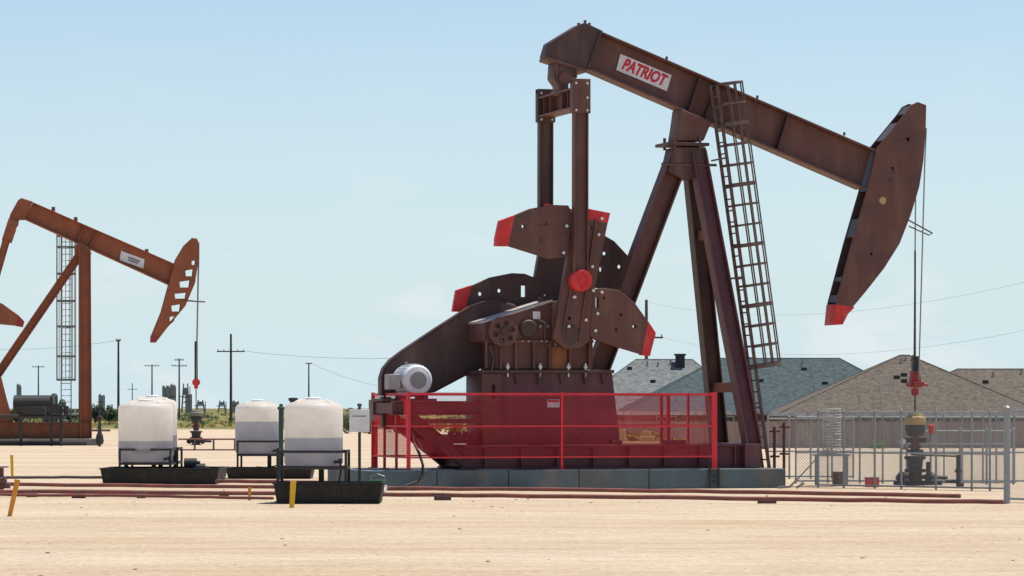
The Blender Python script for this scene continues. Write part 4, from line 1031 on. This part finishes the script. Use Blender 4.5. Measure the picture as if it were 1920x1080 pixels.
chain_fence([gp(x_, 80.2-(x_-1534)*.0102) for x_ in (1534, 1582, 1640, 1690, 1755, 1822, 1856, 1889)], 1.72, 'grey chain-link fence in front of the black wellhead', .026, mid_z=.80, pitch=.06, wr=.0032)
chain_fence([gp(1889, 68.0), gp(1960, 67), gp(2040, 66)], 1.78, 'grey chain-link fence panel at the right edge beyond the corner post', .03)
chain_fence([gp(x_, 84.5) for x_ in (1492, 1552, 1612, 1655, 1700, 1770, 1804, 1843, 1868, 1902, 1935)], 1.60, 'grey chain-link fence running behind the black wellhead', .022, mid_z=.74, pitch=.065, wr=.0030)
chain_fence([gp(1700, 83.2), gp(1745, 83.2), gp(1800, 83.2), gp(1850, 83.2), gp(1900, 83.2)], 1.28, 'low grey pipe guard fence right beside the black wellhead', .026, mid_z=.95, pitch=.08, wr=.0022)
chain_fence([gp(1440, 90), gp(1480, 90), gp(1520, 90), gp(1560, 90), gp(1600, 90)], 1.55, 'grey chain-link fence panel between the ladder foot and the wire mesh roll', .026, mid_z=.7, pitch=.08, wr=.0024)
post(1888, 764, Dc, .062, GALV, 'thick galvanised corner post standing at the right end of pipes')
# chemical tube in the enclosure
q = P(1559, 800, 82.6); zb_, zt_ = EYE-86*82.6/F, EYE-1*82.6/F
o = thing('wire_mesh_roll', 'upright pale roll of wire mesh on a bench inside the chain-link enclosure', 'wire roll', (q.x, 82.6, zb_))
mb = MB(); hh_ = zt_-zb_; nr = 17
for k in range(nr):
    z = .012+(hh_-.024)*k/(nr-1); rr2 = .215+random.uniform(-.008, .008)
    mb.path([(rr2*math.cos(a*math.pi/10), rr2*math.sin(a*math.pi/10), z) for a in range(20)], .0105, 5, True)
for a in range(12): mb.tube((.215*math.cos(a*math.pi/6), .215*math.sin(a*math.pi/6), 0), (.215*math.cos(a*math.pi/6), .215*math.sin(a*math.pi/6), hh_), .006, 5)
PALEW = mat('pale_wire', (.62, .62, .55), .6, 0, (.48, .47, .40), 6.)
mb.build('mesh_coil', PALEW, o)
mb = MB(); mb.path([(.13*math.cos(a*.35), .13*math.sin(a*.35), .02+a*(hh_-.04)/120) for a in range(121)], .008, 5); mb.build('inner_coil', PALEW, o)
bn = thing('pipe_bench', 'galvanised pipe bench carrying the pale wire mesh roll', 'bench', (q.x, 82.6, 0))
for sx in (-.35, .35):
    for sy in (-.22, .22):
        mb = MB(); mb.tube((sx, sy, 0), (sx, sy, zb_-.05), .022, 8); mb.build('leg', GALV, bn)
mb = MB(); mb.box((-.42, -.28, zb_-.05), (.42, .28, zb_-.003)); mb.build('bench_top', GALV, bn)
# flowline riser at wellhead
D = 81; o = thing('flow_riser', 'black riser pipe with side arm right of the black wellhead', 'pipe', (P(1797, 855, D).x, D, 0))
zz = EYE-88*D/F
mb = MB(); mb.tube((0, 0, -.05), (0, 0, zz), .055, 10); mb.tube((0, 0, zz-.03), (-.95, 0, zz), .02, 8); mb.build('riser', BLKM, o)
mb = MB(); mb.tube((-.056, 0, .12), (-.3, 0, .13), .045, 10); mb.tube((0, 0, .06), (.12, 0, .05), .05, 8); mb.lathe([(.08, zz*.45), (.09, zz*.5), (.08, zz*.55)], (0, 0, 0), 'Z', 12); mb.build('flange', BLKM, o)
# red box & rusty drum by the enclosure
q = P(1635, 908, 80.5); o = thing('red_valve_box', 'small red metal box on the ground before the fence', 'box', (q.x, 80.5, 0), .1)
mb = MB(); mb.box((-.15, -.1, -.01), (.15, .1, .20)); mb.build('box_body', RED, o, .015)
mb = MB(); mb.box((-.16, -.11, .201), (.16, .11, .225)); mb.tube((-.04, 0, .22), (.04, 0, .22), .015, 6); mb.build('box_lid', MAROON, o, .006)
q = P(1573, 900, 81.6); o = thing('rusty_bucket', 'rusty drum-like bucket beneath the pale wire mesh roll', 'bucket', (q.x, 81.6, 0))
mb = MB(); mb.lathe([(.13, 0), (.15, .01), (.15, .15), (.158, .16), (.15, .17), (.15, .32), (.158, .33), (.13, .335)], (0, 0, 0), 'Z', 18); mb.build('pail', mat('rusty_tin', (.22, .12, .06), .8, 0, (.10, .08, .045), 7.), o)
mb = MB(); mb.path([(-.15, 0, .31), (-.12, -.06, .24), (0, -.17, .2), (.12, -.06, .24), (.15, 0, .31)], .009, 6); mb.build('bail', GREYST, o)
# clutter at the foundation's right end
def rackpost(x, y0, D, lab):
    q = P(x, y0, D); o = thing('pipe_stand', lab, 'stand', (q.x, D, 0)); mb = MB(); mb.tube((0, 0, -.05), (0, 0, q.z), .035, 8); mb.build('upright', MAROON, o)
    mb = MB(); mb.tube((-.12, 0, q.z-.1), (.14, 0, q.z-.1), .03, 8); mb.tube((-.1, 0, q.z*.5), (.12, 0, q.z*.5), .025, 8); mb.build('cross_bar', MAROON, o)
rackpost(1470, 792, 82.5, 'maroon pipe stand right of the ladder foot, taller one')
rackpost(1452, 800, 81.5, 'maroon pipe stand close to the ladder foot, shorter one')
q = P(1490, 905, 78.8); mb = MB(); mb.path([(q.x-.35, 79, .03), (q.x-.1, 78.8, .05), (q.x+.05, 78.7, .22), (q.x+.2, 78.75, .12), (q.x+.05, 78.9, .03)], .028, 8)
tag(mb.build('bent_hose', GREYST), 'bent grey hose on the ground at the foundation right end', 'hose')
mb = MB(); a, b = P(1487, 888, 84), P(1540, 850, 84); mb.tube((a.x, 84, 0), b, .02, 8); tag(mb.build('brace_pipe', GALV), 'thin diagonal brace pipe leaning on the left end of enclosure', 'pipe')

# ------------------------------------------------------------------ houses
def house(name_label, D, ex0, ex1, eave_y, rx0, rx1, ridge_y, depth, roofm, wings=()):
    c = P((ex0+ex1)/2, HZ, D); z0 = -.42
    o = thing('house', name_label, 'house', (c.x, D, z0), 0, 'single-storey houses behind the wooden fence')
    def lx(x, d=D): return (x-960)*d/F-c.x
    ze = EYE+(HZ-eave_y)*D/F-z0
    Dm = D+depth/2; zr = EYE+(HZ-ridge_y)*Dm/F-z0
    a, b = lx(ex0), lx(ex1); r0, r1 = lx(rx0, Dm), lx(rx1, Dm); t = .12
    mb = MB()
    v = [(a, 0, ze), (b, 0, ze), (b, depth, ze), (a, depth, ze), (r0, depth/2, zr), (r1, depth/2, zr)]
    mb._faces(v, [(0, 1, 5, 4), (1, 2, 5), (2, 3, 4, 5), (3, 0, 4), (3, 2, 1, 0)])
    ro = mb.build('roof', roofm, o)
    mb = MB(); mb.box((a, -.03, ze-.2), (b, -.003, ze+.02)); mb.box((a-.03, 0, ze-.2), (a-.003, depth, ze+.02)); mb.box((b+.003, 0, ze-.2), (b+.03, depth, ze+.02)); mb.sep('fascia', TRIM, ro)
    mb = MB()
    for i0, i1 in ((0, 4), (1, 5), (4, 5), (2, 5), (3, 4)): mb.tube(Vector(v[i0])+Vector((0, 0, -.005)), Vector(v[i1])+Vector((0, 0, -.005)), .045, 6)
    mb.build('ridge_cap', roofm, ro)
    mb = MB()
    for k in range(4):
        x = r0+(r1-r0)*(.15+.25*k)+random.uniform(-1, 1); z = ze+(zr-ze)*random.uniform(.35, .85); y = depth/2*(z-ze)/(zr-ze)
        mb.box((x-.16, y-.15, z-.12), (x+.16, y+.15, z+.10))
    mb.sep('roof_vent', VENT, ro)
    mb = MB()
    for k in range(3):
        f = .25+.22*k; x = r0+(r1-r0)*f+random.uniform(-.4, .4); z = zr-.25-.25*random.random(); y = depth/2*(z-ze)/(zr-ze)
        mb.tube((x, y, z-.1), (x, y, z+.28), .06, 8)
    mb.sep('vent_pipe', GREYST, ro)
    mb = MB(); mb.box((a+.5, .5, 0), (b-.5, depth-.5, ze-.005)); wl = mb.build('wall', BRICK, o)
    k = max(2, int((b-a)/3.2))
    for i in range(k):
        x = a+.9+(b-a-1.8)*(i+.5)/k
        mb = MB(); mb.box((x-.6, .44, .9), (x+.6, .497, ze-.25)); wn = mb.build('window', TRIM, wl)
        mb = MB(); mb.box((x-.54, .43, .96), (x-.03, .438, ze-.31)); mb.box((x+.03, .43, .96), (x+.54, .438, ze-.31)); mb.sep('pane', GLASS, wn)
    return o, ro, c, z0
h1, ro1, c1, z1_ = house('house with light grey shingle roof and black chimney vent, leftmost of the houses', 226, 1060, 1420, 772, 1192, 1298, 674, 11, ROOFG)
q = P(1275, 668, 231); mb = MB(); mb.box((q.x-c1.x-.30, 4.6, q.z-z1_-.9), (q.x-c1.x+.30, 5.2, q.z-z1_+.05)); mb.box((q.x-c1.x-.38, 4.52, q.z-z1_+.05), (q.x-c1.x+.38, 5.28, q.z-z1_+.16)); mb.build('chimney', VENT, ro1)
house('house with dark slate blue roof standing behind the caged ladder', 210, 1168, 1765, 772, 1350, 1574, 672, 13, ROOFB)
house('house with tan brown peaked roof behind the black wellhead', 201, 1462, 1960, 774, 1688, 1704, 666, 10, ROOFT)
house('house with long tan brown roof ridge at the right edge', 203.5, 1640, 2200, 774, 1795, 2060, 692, 9, ROOFT)
# wooden fence
Df = 196.5
fo = thing('wooden_fence', 'weathered brown wooden plank fence in front of the houses', 'fence', (P(1540, 800, Df).x, Df, -.42))
mb = MB(); x0, x1 = P(1080, 0, Df).x-fo.location.x, P(2100, 0, Df).x-fo.location.x
x = x0
while x < x1:
    mb.box((x, random.uniform(-.008, .008), .0), (x+.142, .02+random.uniform(0, .006), 1.48+random.uniform(-.03, .03))); x += .15
mb.build('planks', FENCEW, fo)
k = int((x1-x0)/2.4)
for i in range(k+1):
    xx = x0+i*2.4; mb = MB(); mb.box((xx, -.09, 0), (xx+.09, -.012, 1.55)); mb.build('fence_post', FENCEW, fo)

# ------------------------------------------------------------------ poles, wires, far plant
def upole(x, ytop, D, arms, label):
    q = P(x, ytop, D); o = thing('utility_pole', label, 'pole', (q.x, D, gz(q.x, D)), 0, 'wooden utility poles in the distance'); h = q.z-o.location.z
    mb = MB(); mb.tube((0, 0, -.3), (0, 0, h), .17, 8, .11); mb.build('pole_shaft', WOODP, o)
    for ya, wp in arms:
        z = EYE+(HZ-ya)*D/F-o.location.z; wd = wp*D/F/2
        mb = MB(); mb.bar((-wd, -.16, z), (wd, -.16, z), .13, .11); mb.build('crossarm', WOODP, o)
        mb = MB()
        for f in (-.92, -.5, .5, .92): mb.tube((wd*f, -.16, z+.06), (wd*f, -.16, z+.25), .05, 6)
        mb.build('insulator', GREYST, o)
    return o
upole(433, 626, 391, [(659, 52)], 'tall wooden pole with wide single crossarm above the middle tank')
upole(222, 637, 425, [(639, 9)], 'bare tall wooden pole above the left tanks')
upole(285, 683, 664, [(686, 27)], 'small wooden pole with one crossarm, right of the bare tall pole')
upole(336, 672, 590, [(675, 17), (686, 29)], 'small wooden pole with two crossarms left of the rust orange horsehead cables')
upole(72, 685, 690, [(688, 23)], 'small wooden pole with one crossarm behind the rust orange pumpjack')
upole(579, 680, 640, [(682, 12)], 'small slightly hooked wooden pole above the nearest white tank')
upole(1212, 562, 268, [(633, 62)], 'tall wooden pole behind the front counterweight tip of the large pumpjack')
upole(248, 718, 1000, [(730, 18)], 'tiny far wooden pole just above the left white tanks')
def wire(p0, p1, sag, label, r=.02):
    mb = MB(); mb.path([p0.lerp(p1, k/24)-Vector((0, 0, sag*4*(k/24)*(1-k/24))) for k in range(25)], r, 4)
    tag(mb.build('power_line', WIRE), label, 'wire', 'overhead power lines')
wire(P(456, 658, 391), P(1184, 632, 268), 1.2, 'overhead wire between the wide crossarm pole and the pole behind the large pumpjack')
wire(P(1240, 632, 268), P(2300, 520, 150), 2.2, 'overhead wire crossing behind the large horsehead to the right edge, lower one', .007)
wire(P(1212, 566, 268), P(2300, 420, 150), 2.2, 'overhead wire crossing behind the large horsehead to the right edge, upper one', .007)
wire(P(-80, 650, 500), P(222, 638, 425), .7, 'overhead wire from the left edge to the bare tall pole')
wire(P(585, 682, 640), P(1100, 700, 400), 3.5, 'overhead wire dropping right from the hooked pole above the nearest tank', .025)

def tower(x, ytop, D, w_, label, kind):
    q = P(x, ytop, D); o = thing('process_tower', label, 'tower', (q.x, D, 0), 0, 'far-off oilfield vessels on the horizon'); h = q.z
    mb = MB()
    if kind == 0: mb.lathe([(w_, -.2), (w_, h-.6), (w_*.7, h-.2), (w_*.2, h)], (0, 0, 0), 'Z', 14)
    elif kind == 1:
        for sx in (-1, 1):
            for sy in (-1, 1): mb.bar((sx*w_, sy*w_, -.2), (sx*w_*.5, sy*w_*.5, h), .35, .35)
        for k in range(1, 6):
            f = k/6; ww = w_*(1-.5*f); mb.box((-ww-.1, -ww, h*f), (ww+.1, ww, h*f+.25))
        mb.box((-w_*.6, -w_*.6, h*.6), (w_*.7, w_*.6, h*.85))
    mb.build('vessel', GREYST, o)
    mb = MB(); mb.bar((-w_*1.3, -w_*1.1, h*.55), (w_*1.3, -w_*1.1, h*.55), .3, .5); mb.bar((w_*1.2, -w_*1.1, 0), (w_*1.2, -w_*1.1, h*.9), .3, .3); mb.build('gantry', STEEL, o)
for i, (x, y, w_, k) in enumerate(((307, 722, .6, 0), (315, 722, .8, 0), (324, 719, 1., 0), (348, 719, 1.5, 1), (353, 736, 1.2, 0), (376, 750, 1.7, 1), (441, 750, 1.2, 0), (416, 751, 1.5, 1), (190, 738, 1.2, 0), (35, 719, .9, 0))):
    tower(x, y, 1300+15*i, w_, ['slim far vessel, leftmost of three above the left rear tank', 'slim far vessel, middle of three above the left rear tank', 'far vessel tight against the double crossarm pole', 'far lattice tower right of the double crossarm pole', 'short far vessel beside the lattice tower', 'low far structure right of the rust orange cables', 'low far vessel right beside the wide crossarm pole', 'low far structure left of the wide crossarm pole', 'far vessel left of the white tanks on the horizon', 'far vessel behind the rust orange pumpjack beam leg'][i], k)

# equipment near the second pumpjack
q = P(50, 762, 176); o = thing('oil_tank', 'long black horizontal tank behind the rust orange pumpjack base', 'tank', (q.x, 178, 0))
mb = MB(); mb.tube((-.9, 0, 1.95), (1.1, 0, 1.95), .5, 20); mb.build('vessel', BLKM, o, .02)
mb = MB(); mb.box((-.7, -.3, -.02), (-.5, .3, 1.5)); mb.box((.7, -.3, -.02), (.9, .3, 1.5)); mb.sep('saddle', BLKM, o)
o = thing('pipe_rack', 'black pipework rack standing before the base of the rust orange pumpjack', 'pipework', (P(60, 0, 168).x, 168.2, 0))
for dx_, h in ((-.55, 1.55), (.9, 2.35), (1.35, 1.9)):
    mb = MB(); mb.bar((dx_, 0, -.02), (dx_, 0, h), .13, .13); mb.build('upright', BLKM, o)
mb = MB(); mb.tube((-1.6, .0, 1.40), (1.35, .0, 1.40), .09, 8); mb.build('header_pipe', BLKM, o)
mb = MB(); mb.tube((-1.6, -.1, .12), (2.6, -.1, .12), .10, 8); mb.build('ground_pipe', BLKM, o)
mb = MB(); mb.box((1.0, -.2, 1.5), (1.3, .2, 2.0)); mb.tube((1.6, 0, 1.4), (1.6, 0, 1.9), .12, 10); mb.box((-.45, -.15, 1.5), (.6, .3, 1.85)); mb.build('valve_box', BLKM, o, .02)
q = P(92, 760, 178); o = thing('separator', 'dark green upright vessels behind the rust orange pumpjack post', 'separator', (q.x, 180, 0))
mb = MB()
for dx_, h in ((-.45, 2.35), (0, 2.55), (.42, 2.25)): mb.lathe([(.17, -.02), (.19, .1), (.19, h-.15), (.12, h-.03), (.03, h)], (dx_, 0, 0), 'Z', 14)
mb.build('vessel', GREENP, o)
mb = MB(); mb.tube((-.7, -.25, 1.5), (1.9, -.25, 1.5), .05, 8); mb.tube((-.7, -.25, 0.9), (1.9, -.25, 0.9), .05, 8); mb.build('piping', GREYST, o)
q = P(196, 790, 168); o = thing('valve_stand', 'dark pipe stand with valve right of the rust orange pumpjack base', 'valve', (q.x, 166, 0))
mb = MB(); mb.tube((0, 0, -.05), (0, 0, 1.9), .07, 8); mb.lathe([(.16, .1), (.2, .25), (.16, .5), (.08, .7)], (0, 0, 0), 'Z', 12); mb.build('stand_pipe', BLKM, o)
mb = MB(); mb.tube((-.4, 0, .75), (.5, 0, .75), .05, 8); mb.path([(.12*math.cos(k*math.pi/5), -.1, 1.3+.12*math.sin(k*math.pi/5)) for k in range(10)], .02, 5, True); mb.build('side_pipe', STEEL, o)
o = thing('pipe_barrier', 'low pipe barrier right of the rust orange pumpjack wellhead', 'barrier', (P(405, 0, 150).x, 150, 0))
for xx in (-.9, -.1, .8):
    mb = MB(); mb.tube((xx, 0, -.05), (xx, 0, .5), .04, 8); mb.build('post', STEEL, o)
mb = MB(); mb.tube((-1.6, 0, .48), (1.2, 0, .48), .035, 8); mb.tube((-1.6, 0, .03), (1.2, 0, .03), .03, 8); mb.build('rail', PIPE, o)
o = thing('yellow_skid', 'ochre equipment skid seen behind the red railing', 'equipment', (P(1195, 0, 120).x, 120, -.06))
mb = MB(); mb.box((-.75, -.4, .3), (.85, .4, .72)); mb.tube((-.5, 0, .72), (-.5, 0, 1.15), .1, 10); mb.tube((.3, 0, .95), (.3, .3, .95), .16, 12); mb.box((.1, -.2, .72), (.6, .2, .9)); mb.build('pump_set', BRASS, o, .02)
mb = MB(); mb.box((-.95, -.45, -.02), (1.0, .45, .299)); mb.build('skid_frame', STEEL, o, .02)

# ------------------------------------------------------------------ vegetation
def leaves(mb, c, w_, h, n, ls, clumps=9):
    cl = []
    for _ in range(clumps):
        a = random.uniform(0, 6.283); rr2 = math.sqrt(random.random())*w_*.75
        cl.append((Vector((rr2*math.cos(a), rr2*math.sin(a)*.8, h*random.uniform(.25, .8)*(1-.35*(rr2/w_)))), random.uniform(.22, .45)))
    for _ in range(n):
        q, s_ = random.choice(cl)
        d = Vector((random.gauss(0, 1), random.gauss(0, 1), random.gauss(0, .8))).normalized()*s_*random.uniform(.3, 1)**.5
        p = c+q+Vector((d.x*w_, d.y*w_, d.z*h)); p.z = max(c.z+.02, p.z)
        t = Vector((random.gauss(0, 1), random.gauss(0, 1), random.gauss(0, 1))).normalized(); b = t.orthogonal().normalized(); l = ls*random.uniform(.6, 1.3)
        mb._faces([p-t*l, p+b*l*.5, p+t*l, p-b*l*.5], [(0, 1, 2, 3)])
def nobuild_recalc(mb, name, m, parent):
    me = bpy.data.meshes.new(name); mb.bm.to_mesh(me); mb.bm.free(); return finish(name, me, m, parent)
def bush(x, ybase, D, wpx, hpx, m, label, grp='shrubs beyond the pad', n=1100, ls=.11):
    q = P(x, ybase, D); k = D/F; z = gz(q.x, D)
    o = thing('shrub', label, 'shrub', (q.x, D, z), 0, grp)
    mb = MB(); leaves(mb, Vector((0, 0, .02)), wpx*k/2, hpx*k, n, ls, 11); nobuild_recalc(mb, 'foliage', m, o)
    mb = MB()
    for _ in range(5):
        a = random.uniform(0, 6.28); mb.tube((0, 0, -.05), (.35*wpx*k/2*math.cos(a), .35*wpx*k/2*math.sin(a), hpx*k*.6), .035, 5, .012)
    mb.build('stems', WOODP, o)
bush(652, 812, 250, 64, 48, LEAFG, 'green shrub directly right of the nearest white tank')
bush(698, 814, 246, 66, 40, LEAFG, 'low green shrub behind the white well sign')
bush(750, 814, 250, 66, 36, LEAFG, 'low green shrub behind the left end of red railing')
bush(800, 812, 252, 60, 28, LEAFY, 'dry yellow shrub behind the motor platform', )
bush(860, 812, 252, 60, 30, LEAFY, 'dry yellow shrub left of the gearbox pedestal')
bush(1180, 828, 190, 50, 34, LEAFY, 'dry yellow shrub right of the pedestal, seen through red mesh')
bush(1225, 828, 192, 50, 30, LEAFY, 'dry yellow shrub at the foot of the tall pole behind railing')
bush(1272, 830, 188, 44, 22, LEAFY, 'low dry shrub seen through right end of red railing')
bush(1648, 842, 193, 42, 14, LEAFL, 'bright green weed clump at the foot of the wooden fence', None, 400, .08)
for i, (x, w_, h, lab) in enumerate(((178, 42, 34, 'dark green tree left of the tanks, behind the valve stand'), (205, 40, 30, 'dark green tree just left of the left white tanks'), (130, 50, 26, 'dark green tree behind the rust orange post'), (30, 60, 24, 'dark green tree at the left edge of horizon'))):
    D = 420; q = P(x, 795, D); k = D/F
    o = thing('tree', lab, 'tree', (q.x, D, 0), 0, 'dark trees on the left horizon')
    mb = MB(); leaves(mb, Vector((0, 0, .3)), w_*k/2, h*k, 900, .16, 14); nobuild_recalc(mb, 'crown', LEAFD, o)
    mb = MB(); mb.tube((0, 0, -.1), (.1, 0, h*k*.5), .14, 7, .07); mb.tube((.05, 0, h*k*.25), (.5, .1, h*k*.55), .07, 6, .03); mb.tube((.05, 0, h*k*.25), (-.5, -.1, h*k*.55), .07, 6, .03); mb.build('trunk', WOODP, o)
mb = MB()
for _ in range(260):
    D = random.uniform(370, 900); x = random.uniform(-60, 1010); q = P(x, HZ, D)
    leaves(mb, Vector((q.x, D, 0)), random.uniform(.6, 1.6), random.uniform(.35, .9)*(1 if x < 620 else .8), 26, .22, 4)
sc1 = nobuild_recalc(mb, 'green_scrub', LEAFG, None); tag(sc1, 'low green scrub covering the far field along the horizon', 'scrub', kind='stuff')
mb = MB()
for _ in range(240):
    D = random.uniform(300, 520); x = random.uniform(-60, 1010); q = P(x, HZ, D)
    leaves(mb, Vector((q.x, D, 0)), random.uniform(.5, 1.2), random.uniform(.2, .5), 22, .16, 4)
sc2 = nobuild_recalc(mb, 'dry_grass', LEAFY, None); tag(sc2, 'yellow dry grass along the near edge of the far field', 'grass', kind='stuff')
